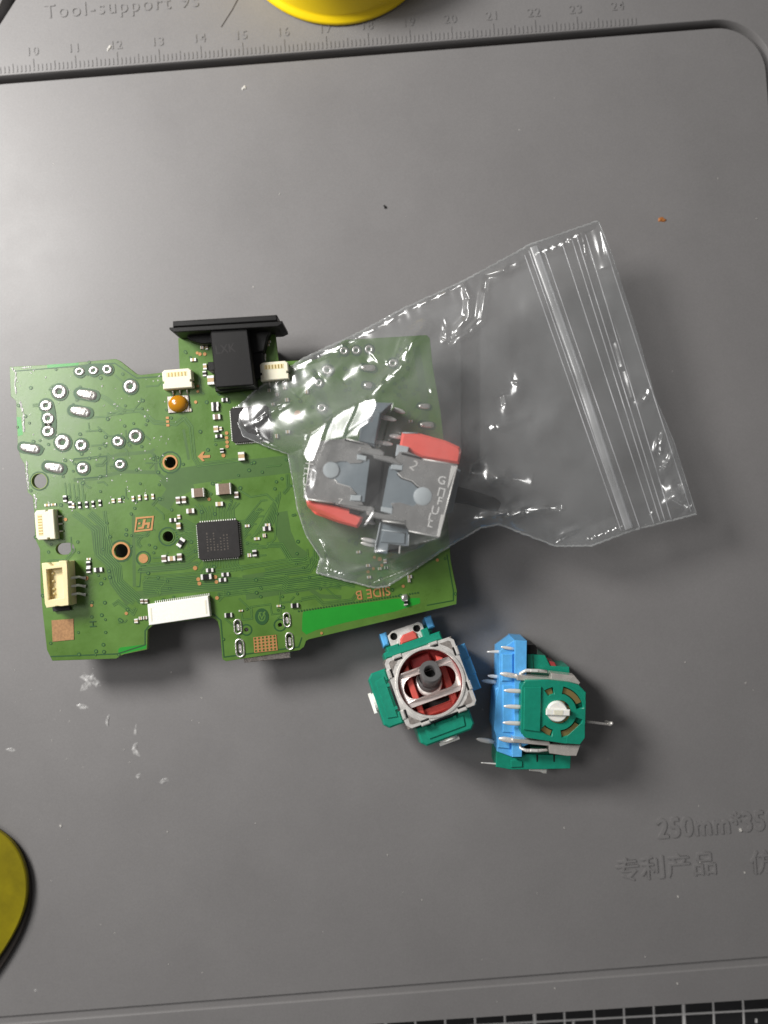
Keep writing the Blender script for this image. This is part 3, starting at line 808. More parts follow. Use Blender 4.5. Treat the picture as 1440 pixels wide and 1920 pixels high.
# --- surface mounted passives: x, y, w, h (photo px), turn, kind, height mm
parts = [(421, 917, 28, 21, 0, 'B', 1.5), (373, 924, 23, 17, 0, 'B', 1.3), (335, 938, 8, 13, 90, 'C', .7), (346, 937, 8, 13, 90, 'C', .7),
 (358, 958, 15, 9, 0, 'C', .7), (412, 945, 14, 8, 0, 'T', .6), (444, 928, 8, 12, 90, 'C', .6), (336, 969, 6, 8, 90, 'W', .4), (325, 975, 13, 7, 0, 'R', .5),
 (336, 986, 8, 12, 90, 'T', .7), (340, 1017, 18, 10, 52, 'R', .6), (309, 1047, 9, 13, 90, 'C', .8), (323, 1047, 14, 9, 0, 'T', .7), (338, 1044, 9, 13, 90, 'C', .8),
 (394, 1069, 14, 7, 0, 'R', .5), (388, 1081, 20, 10, 0, 'K', .9), (423, 1077, 14, 7, 0, 'R', .5), (418, 1087, 14, 7, 0, 'R', .5),
 (501, 991, 15, 8, 0, 'R', .6), (502, 984, 10, 5, 0, 'W', .3), (496, 1004, 6, 7, 0, 'W', .4), (482, 1010, 11, 5, 0, 'W', .3), (464, 986, 9, 5, 0, 'W', .3),
 (478, 1037, 8, 12, 90, 'R', .6), (468, 1041, 7, 7, 0, 'W', .3), (454, 856, 12, 16, 90, 'T', 1.0), (417, 845, 7, 8, 90, 'R', .6),
 (250, 935, 5, 10, 90, 'W', .35), (262, 933, 5, 10, 90, 'W', .35), (274, 932, 5, 10, 90, 'W', .35), (287, 931, 5, 10, 90, 'W', .35), (213, 939, 6, 8, 90, 'W', .35), (225, 938, 6, 8, 90, 'W', .35),
 (267, 1127, 6, 8, 90, 'C', .5), (275, 1127, 6, 8, 90, 'C', .5),
 (133, 946, 8, 12, 90, 'R', .35), (138, 948, 5, 10, 90, 'W', .35), (150, 947, 5, 12, 90, 'R', .35), (163, 946, 5, 12, 90, 'R', .35), (175, 945, 5, 12, 90, 'R', .35), (188, 943, 5, 12, 90, 'R', .35),
 (123, 935, 7, 12, 90, 'R', .5), (89, 947, 10, 5, 0, 'T', .3), (101, 946, 10, 4, 0, 'T', .3), (167, 1048, 8, 4, 0, 'W', .3), (167, 1058, 8, 12, 90, 'R', .5), (167, 1069, 8, 10, 90, 'R', .5),
 (185, 1068, 16, 8, 0, 'R', .5), (256, 1164, 7, 8, 90, 'W', .4), (264, 1159, 6, 6, 0, 'W', .4), (273, 1158, 7, 6, 0, 'C', .5),
 (363, 675, 11, 6, 0, 'W', .4), (385, 688, 7, 11, 90, 'T', .5), (384, 701, 7, 10, 90, 'R', .4), (397, 714, 13, 17, 90, 'T', 1.1), (422, 750, 12, 7, 0, 'R', .5),
 (404, 759, 14, 9, 0, 'R', .6), (404, 767, 13, 8, 0, 'R', .6), (407, 782, 14, 10, 0, 'C', .6), (406, 805, 9, 12, 90, 'T', .7), (414, 804, 6, 7, 90, 'W', .4), (411, 818, 13, 6, 0, 'R', .5),
 (357, 769, 5, 6, 0, 'W', .3), (379, 652, 6, 6, 0, 'W', .3), (388, 652, 5, 8, 90, 'W', .3), (495, 645, 7, 4, 0, 'W', .3), (503, 647, 6, 4, 0, 'W', .3), (494, 654, 7, 4, 0, 'W', .3), (505, 641, 6, 4, 0, 'W', .3), (494, 667, 10, 6, 0, 'R', .4), (494, 674, 10, 6, 0, 'R', .4),
 (553, 1135, 14, 8, 0, 'K', .6), (523, 1136, 8, 4, 0, 'T', .3), (452, 1145, 8, 3, 0, 'T', .3), (429, 1153, 14, 8, 0, 'K', .6),
 (768, 1081, 9, 6, 0, 'W', .5), (767, 1088, 5, 7, 0, 'W', .5), (761, 1129, 7, 9, 90, 'K', .8),
 (575, 735, 7, 7, 0, 'W', .4), (520, 740, 6, 6, 0, 'W', .4), (505, 732, 6, 6, 0, 'T', .4), (538, 750, 7, 7, 0, 'W', .4), (690, 1060, 8, 5, 0, 'T', .4), (672, 1035, 8, 5, 0, 'W', .4), (722, 1052, 6, 8, 90, 'W', .4), (692, 1082, 8, 5, 0, 'W', .4), (712, 1066, 7, 5, 0, 'W', .4), (724, 1064, 7, 5, 0, 'R', .4), (540, 810, 8, 6, 0, 'T', .5), (519, 818, 6, 8, 0, 'T', .5), (512, 758, 7, 5, 0, 'W', .4), (534, 728, 7, 5, 0, 'W', .4), (545, 790, 6, 6, 0, 'W', .4), (785, 838, 10, 6, 0, 'C', .5), (770, 790, 8, 5, 0, 'W', .4), (663, 930, 9, 6, 0, 'C', .5), (815, 975, 9, 6, 0, 'T', .5)]
for (x, y, wd, h, t, k, hz) in parts:
    c = B(x, y)
    if t == 90: L, W_, rz = h*KB, wd*KB, TH+math.pi/2
    else: L, W_, rz = wd*KB, h*KB, TH+rad(t)
    bm_ = {'B': 'capbrown', 'C': 'capbrown', 'T': 'captan', 'R': 'chip', 'K': 'black', 'W': 'captan'}[k]
    tf = .22 if k in 'BK' else (.3 if k != 'W' else .36)
    g = MB(); g.box((c[0], c[1], ZT+hz/2+.02), (L*(1-2*tf)+.02, W_*.94, hz*.97), rz, .03, 0)
    for s in (-1, 1):
        d = Vector((math.cos(rz), math.sin(rz)))*s*L/2*(1-tf)
        tl = L*tf if not (k == 'B' and s > 0) else L*tf*.35
        d = Vector((math.cos(rz), math.sin(rz)))*s*(L/2-tl/2)
        g.box((c[0]+d.x, c[1]+d.y, ZT+hz/2+.02), (tl, W_, hz), rz, .06, 1)
        if k == 'B' and s > 0:
            d = Vector((math.cos(rz), math.sin(rz)))*(L*.18)
            g.box((c[0]+d.x, c[1]+d.y, ZT+hz/2+.015), (L*.5, W_*.94, hz*.965), rz, .03, 0)
    g.obj({'B': "capacitor", 'C': "capacitor", 'T': "capacitor", 'R': "resistor", 'K': "diode", 'W': "resistor"}[k], [bm_, 'tin'], pcb)

# --- chips
def chip(cx, cy, wd, h, npin, hz=.9):
    c = B(cx, cy); W_, H_ = wd*KB, h*KB
    ca, sa = math.cos(TH), math.sin(TH)
    oct_ = [(-W_/2+.35, -H_/2), (W_/2-.35, -H_/2), (W_/2, -H_/2+.35), (W_/2, H_/2-.35), (W_/2-.35, H_/2), (-W_/2+.35, H_/2), (-W_/2, H_/2-.35), (-W_/2, -H_/2+.35)]
    pts = [(c[0]+ca*x-sa*y, c[1]+sa*x+ca*y) for x, y in oct_]
    body = MB().prism(pts, ZT+.04, ZT+hz, .05).obj("chip", 'chip', pcb)
    g = MB()
    for s in range(4):
        a = TH+s*math.pi/2; d = Vector((math.cos(a), math.sin(a))); t = Vector((-d.y, d.x))
        half = (W_ if s % 2 == 0 else H_)/2; run = (H_ if s % 2 == 0 else W_)
        for i in range(npin):
            q = Vector(c)+d*(half+.10)+t*((i+.5)/npin-.5)*(run-.9)
            g.obox((q.x, q.y, ZT+.10), (d.x*.2, d.y*.2, 0), (t.x*.11, t.y*.11, 0), (0, 0, .09))
    g.obj("chip_pin", 'tin', body, kind='stuff')
    return body, c
body, c = chip(411, 1012, 77, 70, 16)
g = MB()
for r in range(7):     # worn laser print: rows of tiny strokes, unreadable in the photo
    for k in range(R.randint(3, 7)):
        x = -2.5+r*.75; y = -2.2+k*.62+R.uniform(-.1, .1)
        q = Vector((x, y)); q.rotate(Matrix.Rotation(TH, 2))
        g.box((c[0]+q.x, c[1]+q.y, ZT+.905), (.30, .34*R.uniform(.5, 1.2), .012), TH+.05*R.uniform(-1, 1))
g.obj("worn_print", 'print', body, kind='stuff')
chip(470, 796, 70, 65, 18, .85)

# --- white flat-cable connector with many pins
fc = BB([(280, 1132), (393, 1116), (397, 1154), (283, 1171)])
ffc = MB().prism(fc, ZT+.03, ZT+1.5, .12).obj("ribbon_connector", 'white', pcb)
g = MB(); a = Vector(B(292, 1129)); b = Vector(B(392, 1114.5))
for i in range(28):
    q = a.lerp(b, i/27); g.obox((q.x, q.y, ZT+.12), (.07, 0, 0), (-.02, .3, 0), (0, 0, .1))
g.obj("contact", 'tin', ffc, kind='stuff')
dd = (Vector(fc[3])-Vector(fc[0]))
for e, s in ((0, 1), (1, -1)):
    q = Vector(fc[e])+dd*.5+(Vector(fc[1])-Vector(fc[0]))*.05*s
    MB().obox((q.x, q.y, ZT+1.46), (Vector((*(dd*.32), 0))), ((.16, .02, 0)), (0, 0, .08)).obj("lock_notch", 'ivory', ffc)

# --- small ivory connectors (upper two face up, one at the left edge)
def small_conn(c0, W_, H_, rz, z1=2.3, npin=6, label=None):
    """W_ along the mouth, H_ depth in px; local +y = mouth side"""
    z1 = ZT+z1; k = PX*(D-z1)/D
    c = P2(*c0, z1); ca, sa = math.cos(rz), math.sin(rz)
    T = lambda pts: [(c[0]+ca*x*k-sa*y*k, c[1]+sa*x*k+ca*y*k) for x, y in pts]
    w2, h2 = W_/2, H_/2
    o = MB().prism(T([(-w2, -h2), (w2, -h2), (w2, -h2+10), (w2-3, -h2+11), (w2-3, -h2+14), (w2, -h2+15), (w2, h2-4), (w2-5, h2), (-w2+5, h2), (-w2, h2-4), (-w2, -h2+15), (-w2+3, -h2+14), (-w2+3, -h2+11), (-w2, -h2+10)]), ZT+.03, z1, .16).obj("wire_connector", 'ivory', pcb, label)
    MB().prism(T([(-w2+8, h2-14), (w2-8, h2-14), (w2-8, h2-5), (-w2+8, h2-5)]), z1-.5, z1+.03, .02).obj("mouth", 'cream', o)
    g = MB()
    for i in range(npin):
        x = -w2+12+(2*w2-24)*i/(npin-1)
        g.prism(T([(x-1.0, h2-13), (x+1.0, h2-13), (x+1.0, h2-6), (x-1.0, h2-6)]), z1, z1+.10)
    g.obj("contact", 'brass', o, kind='stuff')
    g = MB()
    for i in range(max(3, npin//2)):
        m = max(3, npin//2); x = -w2+14+(2*w2-28)*i/(m-1)
        q = T([(x, -h2-2)])[0]; q2 = T([(x, -h2-9)])[0]
        g.tube([(q[0], q[1], ZT+.7), ((q[0]+q2[0])/2, (q[1]+q2[1])/2, ZT+.35), (q2[0], q2[1], ZT+.1)], .22, 6)
    g.obj("solder_lead", 'solder', o, smooth=True)
    return o
small_conn((332, 710), 55, 36, TH, npin=6)
small_conn((514, 695), 53, 34, TH, npin=6)
small_conn((84, 984), 56, 36, TH+math.pi/2, npin=7)

# --- cream four-way header at the left edge
z1 = ZT+4.6; zb_ = ZT+.05
def H(pts, z=z1): return PP(pts, z)
hd = MB()
hdr_loops = [H([(78, 1056), (89, 1055), (95, 1061), (101, 1060), (110, 1059), (110, 1052), (124, 1051), (126, 1060), (129, 1135), (114, 1137), (107, 1136), (100, 1138), (87, 1140), (84, 1132)]),
             H([(87, 1068), (116, 1064), (119, 1121), (90, 1125)])]
me = fill_mesh(hdr_loops, ZT+2.9, z1, .1)
hdr = link_mesh("pin_header", me, 'cream', pcb)
MB().prism(H([(79, 1057), (125, 1053), (129, 1136), (85, 1140)], z1), zb_, ZT+2.92).obj("header_base", 'cream', hdr)
for k in range(4):
    y = 1077+k*14.5 if k < 3 else 1115; x = 99+k*.7
    q = P(x, y-2, ZT+3.2); MB().tube([(q[0], q[1], ZT+1.2), (q[0], q[1], ZT+3.2), (q[0], q[1], ZT+3.5)], [.32, .32, .12], 8).obj("pin", 'cream', hdr, smooth=True)
for k in range(3):
    y = 1084+k*15.5
    a = P(128, y+1, ZT+2.6); 
    MB().tube([P(122, y+2, ZT+2.7), P(138, y-1, ZT+2.5), P(147, y-2.5, ZT+1.6), P(154, y-1, ZT+.4), P(161, y, ZT+.15)], [.32, .32, .3, .3, .42], 8).obj("pin", 'tin', hdr, smooth=True)
MB().prism(PP([(97, 1139), (129, 1137), (131, 1144), (99, 1147)], ZT+1), ZT+.02, ZT+.8).obj("header_foot", 'blackmatte', hdr)

# --- amber dome switch
c = B(335, 758)
sw = MB().box((c[0], c[1], ZT+.2), (40*KB, 31*KB, .36), TH, .05).obj("dome_switch", 'steel_dull', pcb)
MB().lathe((c[0], c[1]+.05, ZT+.38), [(2.25, 0), (2.15, .45), (1.7, .95), (1.0, 1.25), (.4, 1.33), (.01, 1.34)], 36, sy=.86).obj("dome", 'amber', sw, smooth=True)

# --- black audio jack with its faceplate
jk = MB()
zc1 = ZT+6.2
jack = MB().prism(PP([(393, 612), (463, 609), (477, 722), (404, 727)], zc1), ZT+.1, zc1, .25).obj("audio_jack", 'black', pcb)
MB().prism(PP([(401, 714), (474, 709), (477, 727), (405, 735)], ZT+3), ZT+.1, ZT+3.4, .15).obj("jack_rear", 'black', jack)
MB().prism(PP([(389, 679), (402, 678), (404, 694), (391, 695)], ZT+4.5), ZT+.1, ZT+4.5, .1).obj("jack_latch", 'black', jack)
MB().prism(PP([(465, 655), (492, 652), (497, 700), (471, 716)], ZT+2.2), ZT+.1, ZT+2.2, .1).obj("jack_shoulder", 'black', jack)
zf = ZT+7.0
MB().prism(PP([(317, 614), (529, 601.5), (530, 607), (520, 612), (326, 623), (318, 618)], zf), ZT-3.2, zf, .15).obj("faceplate", 'black', jack)
MB().prism(PP([(324, 602), (519, 590), (520, 601), (324, 613)], zf+.4), ZT-2.6, zf+.4, .2).obj("faceplate_front", 'black', jack)
MB().prism(PP([(338, 612), (398, 609), (396, 640), (372, 641), (350, 634)], ZT+5), ZT+.1, ZT+3.0, .2).obj("jack_wing", 'black', jack)
MB().prism(PP([(462, 606), (510, 603), (498, 630), (492, 655), (466, 658)], ZT+5), ZT+.1, ZT+3.0, .2).obj("jack_wing", 'black', jack)
q = P(402, 664, zc1); me = text_mesh("LXK", 2.7, .01, (q[0]+.2, q[1], zc1+.005), TH+.05, xs=.9)
link_mesh("moulded_mark", me, 'chip', jack)

# --- underside parts the board rests on
def under(name, pts, z0, z1, m, lab=None):
    return MB().prism(PP(pts, ZB), z0, z1, .2).obj(name, m, pcb, lab)
usb = under("usb_socket", [(455, 1226), (543, 1216), (545, 1232), (545, 1234), (458, 1243)], 4.9, ZB-.03, 'steel_dull')
under("button_block", [(470, 640), (505, 640), (520, 900), (480, 900)], 1.0, ZB-.05, 'black')
under("lower_connector", [(120, 1160), (170, 1156), (176, 1196), (124, 1200)], .05, ZB-.05, 'black')
under("lower_connector", [(110, 800), (190, 795), (196, 850), (114, 856)], .05, ZB-.05, 'black')
under("lower_connector", [(700, 1060), (780, 1050), (784, 1090), (704, 1100)], .05, ZB-.05, 'black')
under("lower_connector", [(690, 700), (760, 694), (766, 760), (696, 768)], .05, ZB-.05, 'black')

# ================================================================ JOYSTICK MODULES lying on the mat
def lump(name, g, m, par, **k): return g.obj(name, m, par, **k)
js = thing("joystick_module", "upright analog stick module with teal side boxes, round metal frame and red gimbal inside", "joystick module", (0, 0, 0), local=True)
A = js
def rbox(x0, x1, y0, y1, z0, z1, m, name, par=A, bev=.15, label=None, tmi=None):
    return MB().prism([(x0, y0), (x1, y0), (x1, y1), (x0, y1)], z0, z1, bev).obj(name, m, par, label)
rbox(-7.4, 8.6, -7.6, 7.6, 0.2, 1.9, 'blue', "base")
rbox(8.0, 10.9, -5.0, 5.6, .3, 7.2, 'blue', "base_wing", bev=.4)
rbox(9.2, 10.95, -1.6, 2.4, 3.0, 7.5, 'blue', "base_lug", bev=.3)
for (x, y) in ((8.1, -4.8), (8.1, 3.6)): rbox(x, x+.9, y-1.7, y+1.7, .3, 6.5, 'blue', "base_lug")
# frame plate with round opening and clip slots
fr = [(-8.2, -6.9), (-7.3, -7.9), (-4.9, -7.9), (-4.7, -7.4), (-3.1, -7.4), (-2.9, -7.9), (3.6, -7.9), (3.8, -7.4), (5.4, -7.4), (5.6, -7.9), (7.4, -7.9), (8.2, -7.0),
      (8.2, -4.6), (7.7, -4.4), (7.7, -2.6), (8.2, -2.4), (8.2, 3.4), (7.7, 3.6), (7.7, 5.4), (8.2, 5.6), (8.2, 7.0), (7.3, 7.9), (4.6, 7.9), (4.4, 7.4), (2.6, 7.4), (2.4, 7.9), (-4.0, 7.9), (-4.2, 7.4), (-5.8, 7.4), (-6.0, 7.9), (-7.4, 7.9), (-8.2, 7.0),
      (-8.2, 5.6), (-7.7, 5.4), (-7.7, 3.8), (-8.2, 3.6), (-8.2, -3.6), (-7.7, -3.8), (-7.7, -5.4), (-8.2, -5.6)]
frame = link_mesh("metal_frame", fill_mesh([fr, circle((0, 0), 7.15, 64)], 10.6, 11.1, .06), 'steel', A)
MB().lathe((0, 0, 11.1), [(7.75, -.02), (7.7, .28), (7.25, .32), (7.12, .1), (7.12, -.6)], 64).obj("frame_rim", 'steel', A, smooth=50)
for sx in (-1, 1):
    for sy in (-1, 1):
        MB().prism([(sx*7.3, sy*4.6), (sx*7.3, sy*6.9), (sx*6.9, sy*7.2), (sx*4.7, sy*7.2), (sx*6.3, sy*5.9)], 11.0, 11.14, .0).obj("corner_recess", 'steel_dull', A)
# side skirts and legs
for (x0, x1, y0, y1, z0) in ((-8.15, -7.75, -6.6, 6.6, 8.9), (7.75, 8.15, -6.6, 6.6, 3.0), (-6.8, 6.8, 7.45, 7.85, 8.6), (-6.8, 6.8, -7.85, -7.45, 8.6)):
    rbox(x0, x1, y0, y1, z0, 10.62, 'steel', "frame_skirt", bev=.0)
for (x, y) in ((-7.2, -7.2), (7.2, -7.2), (7.2, 7.2), (-7.2, 7.2)): rbox(x-.75, x+.75, y-.75, y+.75, .4, 10.6, 'steel_dull', "corner_post")
for (x, y, t) in ((4.6, -7.9, 0), (-4, -7.9, 0), (3.5, 7.7, 0), (-5, 7.7, 0), (-8.0, 4.6, 1), (-8, -4.6, 1), (8.0, 4.5, 1), (8.0, -3.5, 1)):
    a, b = (1.0, .38) if t == 0 else (.38, 1.0)
    rbox(x-a, x+a, y-b, y+b, 9.6, 11.45, 'steel', "clip_tab", bev=.2)
    sx, sy = (0, .62 if y < 0 else -.62) if t == 0 else (.62 if x < 0 else -.62, 0)
    a, b = (.95, .24) if t == 0 else (.24, .95)
    rbox(x-a+sx, x+a+sx, y-b+sy, y+b+sy, 11.0, 11.16, 'hole', "clip_slot", bev=0)
rbox(-7.1, 7.1, -7.1, 7.1, 1.9, 5.2, 'red', "inner_cradle")
MB().lathe((0, 0, 0), [(7.05, 10.4), (7.0, 7.0), (5.6, 5.9), (.01, 5.3)], 48).obj("gimbal_bowl", 'red', A, smooth=50)
# yoke bars, salmon side bars, dark well
rbox(-3.0, 3.4, -6.2, -2.3, 5.3, 6.2, 'hole', "dark_well", bev=0)
rbox(-2.4, 2.4, 2.4, 6.4, 6.0, 7.6, 'red', "gimbal_arm", bev=.4)
for s in (-1, 1):
    MB().prism([(s*3.3, -6.2), (s*4.7, -5.2), (s*4.7, 4.2), (s*3.3, 5.2)], 5.6, 9.2, .2).obj("gimbal_bar", 'salmon', A)
MB().prism([(-3.6, -6.9), (3.6, -6.9), (4.4, -5.6), (2.8, -5.2), (-2.8, -5.2), (-4.4, -5.6)], 5.2, 8.0, .3).obj("gimbal_bar", 'salmon', A)
# arched slotted yoke
ou = []
for k in range(15):
    a = -math.asin(3.9/7.0)+2*math.asin(3.9/7.0)*k/14; ou.append((7.0*math.cos(a), 7.0*math.sin(a)))
for k in range(15):
    a = math.pi-math.asin(3.9/7.0)+2*math.asin(3.9/7.0)*k/14; ou.append((7.0*math.cos(a), 7.0*math.sin(a)))
def densify(l, st=.5):
    q = []
    for i in range(len(l)):
        a = Vector(l[i]); b = Vector(l[(i+1) % len(l)]); n = max(1, int((b-a).length/st))
        for k in range(n): q.append(tuple(a.lerp(b, k/n)))
    return q
me = fill_mesh([densify(ou), densify(stadium((0, 0), 3.6, 2.4, 0, 14))], -.2, .2, .05)
for v_ in me.vertices: v_.co.z += 9.6+1.7*(1-(v_.co.x/7.0)**2)
link_mesh("slotted_yoke", me, 'yoke', A)
# stick post
MB().lathe((0, 0, 0), [(3.0, 6.0), (3.0, 8.2), (2.7, 8.5), (2.2, 8.55)], 32).obj("stick_collar", 'steel', A, smooth=50)
post = MB()
ring_ = circle((0, 0), 2.5, 40); ring_ = [(max(-2.1, min(2.1, x)) if abs(y) < 1.3 else x, y) for x, y in ring_]
pm = fill_mesh([ring_, circle((-.1, 0), 1.3, 24)], 9.0, 13.9, .15)
TS = Matrix.Translation((0, 0, 6.5)) @ Matrix.Rotation(rad(-17), 4, 'X') @ Matrix.Rotation(rad(5), 4, 'Y') @ Matrix.Translation((0, 0, -6.5))
pm.transform(TS)
link_mesh("stick_post", pm, 'post', A)
MB().lathe((0, 0, 0), [(1.5, 9.0), (1.5, 11.5), (.01, 11.6)], 20).xf(TS).obj("post_core", 'hole', A)
MB().lathe((0, 0, 0), [(2.7, 7.9), (2.7, 9.4), (2.3, 9.8)], 32).xf(TS).obj("post_foot", 'post', A, smooth=50)
# teal side boxes with white wheels
def side_box(flip):
    T = (lambda l: [(x, y) for x, y in l]) if flip == 0 else (lambda l: [(-y, x) for x, y in l][::1])
    # drawn for the bottom side (outer face towards -y); flip turns it to the left side
    if flip == 1: T = lambda l: [(y, -x) for x, y in l]
    pts = [(-6.2, -8.3), (-6.2, -11.6), (-5.2, -12.6), (5.3, -12.6), (6.3, -11.6), (6.3, -8.3), (3.6, -8.3), (3.6, -8.7), (-3.4, -8.7), (-3.4, -8.3)]
    b = MB().prism(T(pts), .6, 9.0, .35).obj("sensor_box", 'green', A)
    MB().prism(T([(-4.6, -9.2), (4.6, -9.2), (4.2, -11.4), (-4.2, -11.4)]), 8.9, 9.35, .12).obj("box_lid", 'green', b)
    for x in (-2.9, 2.3):
        MB().prism(T([(x, -8.6), (x+.7, -8.6), (x+.7, -9.3), (x, -9.3)]), 8.8, 9.4, .0).obj("box_rib", 'green', b)
    dx, dy = T([(0, -12.7)])[0]; ax = Vector((*T([(1, 0)])[0], 0)); ny = Vector((*T([(0, -1)])[0], 0))
    g = MB(); n = 20
    vs = [Vector((dx, dy, 6.3))+(ax*math.cos(2*math.pi*i/n)+Vector((0, 0, 1))*math.sin(2*math.pi*i/n))*2.1+ny*q for q in (-.2, .45) for i in range(n)]
    g.add(vs, [(i, (i+1) % n, n+(i+1) % n, n+i) for i in range(n)]+[tuple(range(n, 2*n))])
    wh = g.obj("wheel", 'white', b)
    c0 = Vector((dx, dy, 6.3))+ny*.7
    MB().obox(c0, ax*2.3, ny*.35, Vector((0, 0, .6))).obj("wheel_bar", 'white', b)
    return b
side_box(0); side_box(1)
# switch end: teal bracket, metal plate with two holes, red lever
MB().prism([(-7.6, 8.0), (6.1, 8.0), (6.1, 9.9), (3.9, 9.9), (3.9, 11.6), (2.2, 11.6), (2.2, 10.0), (-3.6, 10.0), (-3.6, 10.4), (-6.6, 10.4), (-6.6, 9.6), (-7.6, 9.4)], 1.2, 9.6, .3).obj("switch_bracket", 'green', A)
rbox(-6.4, 4.9, 8.0, 12.6, .4, 5.6, 'green', "switch_base")
link_mesh("switch_plate", fill_mesh([[(-5.3, 9.6), (3.2, 9.6), (3.2, 13.0), (2.5, 13.7), (-3.9, 13.7), (-5.2, 13.0)], circle((-3.9, 12.4), .85, 18), circle((1.7, 12.4), .85, 18)], 5.8, 7.0, .1), 'steel', A)
rbox(-5.0, 3.0, 9.7, 13.4, 5.2, 5.78, 'hole', "switch_cavity", bev=0)
MB().lathe((-1.0, 9.6, 0), [(2.9, 7.0), (2.85, 7.35), (2.3, 7.4), (2.2, 6.9)], 20, 0, math.pi).obj("plate_rim", 'steel', A, smooth=50)
MB().prism([(-3.1, 9.9), (-2.9, 11.2), (-1.9, 12.0), (.6, 12.1), (1.2, 11.3), (1.2, 9.9)], 5.0, 8.0, .4).obj("switch_lever", 'salmon', A)
for x in (-6.6, 4.2): 
    MB().prism([(x, 11.4), (x+1.6, 11.4), (x+1.6, 14.2), (x, 14.2)] if x > 0 else [(x-.2, 11.0), (x+1.0, 11.0), (x+1.4, 14.0), (x-.2, 14.0)], .3, 6.6, .3).obj("base_lug", 'blue', A)
# legs down to the mat
for (x, y) in ((-7.2, -7.4), (7.4, -7.4), (7.4, 7.4), (-7.2, 7.4), (-2.5, -12), (0, -12), (2.5, -12), (-12, 0), (-12, 2.5), (-12, -2.5)):
    MB().tube([(x, y, 1.5), (x, y, -.6), (x, y, -1.6)], [.42, .4, .15], 6, flat=.5).obj("leg", 'tin', A, smooth=True)
js.rotation_euler = (Matrix.Rotation(rad(20), 3, 'Z') @ Matrix.Rotation(rad(-13), 3, 'X') @ Matrix.Rotation(rad(7), 3, 'Y')).to_euler()
c = P(811, 1277, 11); js.location = (c[0]-1.1, c[1]-2.3, 3.6)

# ---- second module, on its side
j2 = thing("joystick_module", "analog stick module on its side showing its teal sensor plate and pale blue base", "joystick module", P(1020, 1330, 0))
js['group'] = j2['group'] = "loose joystick modules beside the board"
def pr(pts, z0, z1, m, name, par=j2, bev=.12, label=None, zz=None):
    return MB().prism(PP(pts, z1 if zz is None else zz), z0, z1, bev).obj(name, m, par, label)
def z5(x, y): return (880+x/4.8, 1180+y/4.8)
def Z(l): return [z5(a, b) for a, b in l]
pr(Z([(520, 480), (960, 480), (960, 1010), (520, 1010)]), 1.5, 11.6, 'black', "inner_frame", bev=.1)
bl = pr(Z([(275, 190), (400, 100), (415, 98), (415, 960), (385, 1150), (250, 1100), (245, 960), (222, 900), (240, 620), (270, 500), (270, 330)]), 1.0, 9.3, 'blue', "base")
pr(Z([(410, 98), (520, 105), (515, 470), (470, 480), (470, 940), (545, 950), (545, 1030), (478, 1060), (474, 1150), (386, 1152), (384, 960), (405, 950)]), 1.0, 10.6, 'blue', "base_rim")
for pts in ([(300, 500), (455, 505), (455, 940), (300, 930)], [(290, 220), (395, 220), (395, 470), (290, 470)], [(262, 985), (370, 1010), (370, 1080), (255, 1070)]):
    pr(Z(pts), 9.0, 9.75, 'blue', "base_panel", bl, .25)
for pts in ([(225, 900), (270, 880), (300, 950), (240, 965)], [(235, 540), (270, 510), (275, 600), (238, 640)]):
    pr(Z(pts), 4, 8.4, 'blue', "base_lug", bl, .2)
# teal plate
tp_out = Z([(490, 490), (510, 462), (720, 458), (900, 478), (985, 500), (1052, 565), (1042, 975), (995, 1038), (860, 1030), (500, 975), (465, 930), (470, 520)])
def arc_slot(cx, cy, r0, r1, a0, a1, n=10):
    pts = [(cx+r1*math.cos(rad(a0+(a1-a0)*k/n)), cy+r1*math.sin(rad(a0+(a1-a0)*k/n))) for k in range(n+1)]
    pts += [(cx+r0*math.cos(rad(a1-(a1-a0)*k/n)), cy+r0*math.sin(rad(a1-(a1-a0)*k/n))) for k in range(n+1)]
    return pts
zp = 14.0
sl = [arc_slot(800, 745, 168, 232, -78, -9), arc_slot(800, 745, 168, 232, 17, 82), arc_slot(800, 745, 168, 228, -122, -102), arc_slot(800, 745, 168, 228, 105, 135)]
hub = [(800+105*math.cos(2*math.pi*i/28)+10, 745+105*math.sin(2*math.pi*i/28)) for i in range(28)]
loops2 = [PP(tp_out, zp)]+[PP(Z(s), zp) for s in sl]+[PP(Z(hub), zp)]
tp = link_mesh("sensor_plate", fill_mesh(loops2, 12.6, zp, .1), 'green', j2)
pr(Z([(495, 520), (650, 520), (640, 925), (488, 905)]), zp-.1, zp+.55, 'green', "plate_step", tp, .15)
pr(tp_out, 10.0, 12.3, 'green', "sensor_back", bev=0, zz=zp)
pr(Z([(880, 962), (1000, 850), (1040, 850), (1040, 975), (995, 1036), (870, 1026)]), zp-.05, zp+.10, 'green', "plate_corner", tp, .05)
pr(Z([(870, 490), (985, 503), (1048, 570), (1045, 640), (1000, 560), (880, 500)]), zp-.05, zp+.10, 'green', "plate_corner", tp, .05)
for s, q in zip(sl, (0, 1, 2, 3)):
    aa = [(-78, -24), (32, 82), (-122, -106), (110, 135)][q]
    pr(Z(arc_slot(800, 745, 176, 224, *aa)), 12.3, 13.35, 'brass', "contact_arc", tp, .0, zz=13.35)
g = MB(); c = P2(*z5(797, 748), 13.6)
g.lathe((c[0], c[1], 12.35), [(3.0, 0), (3.0, 1.1), (2.6, 1.25), (2.2, 1.2)], 36).obj("contact_ring", 'brass', tp, smooth=50)
c = P2(*z5(796, 745), 15)
wh = MB().lathe((c[0], c[1], 12.4), [(2.3, 0), (2.3, 2.2), (2.05, 2.5), (.01, 2.5)], 36).obj("wheel", 'white', tp, smooth=50)
MB().box((c[0], c[1], 15.1), (5.2, 1.35, .7), -.04, .15).obj("wheel_bar", 'white', wh)
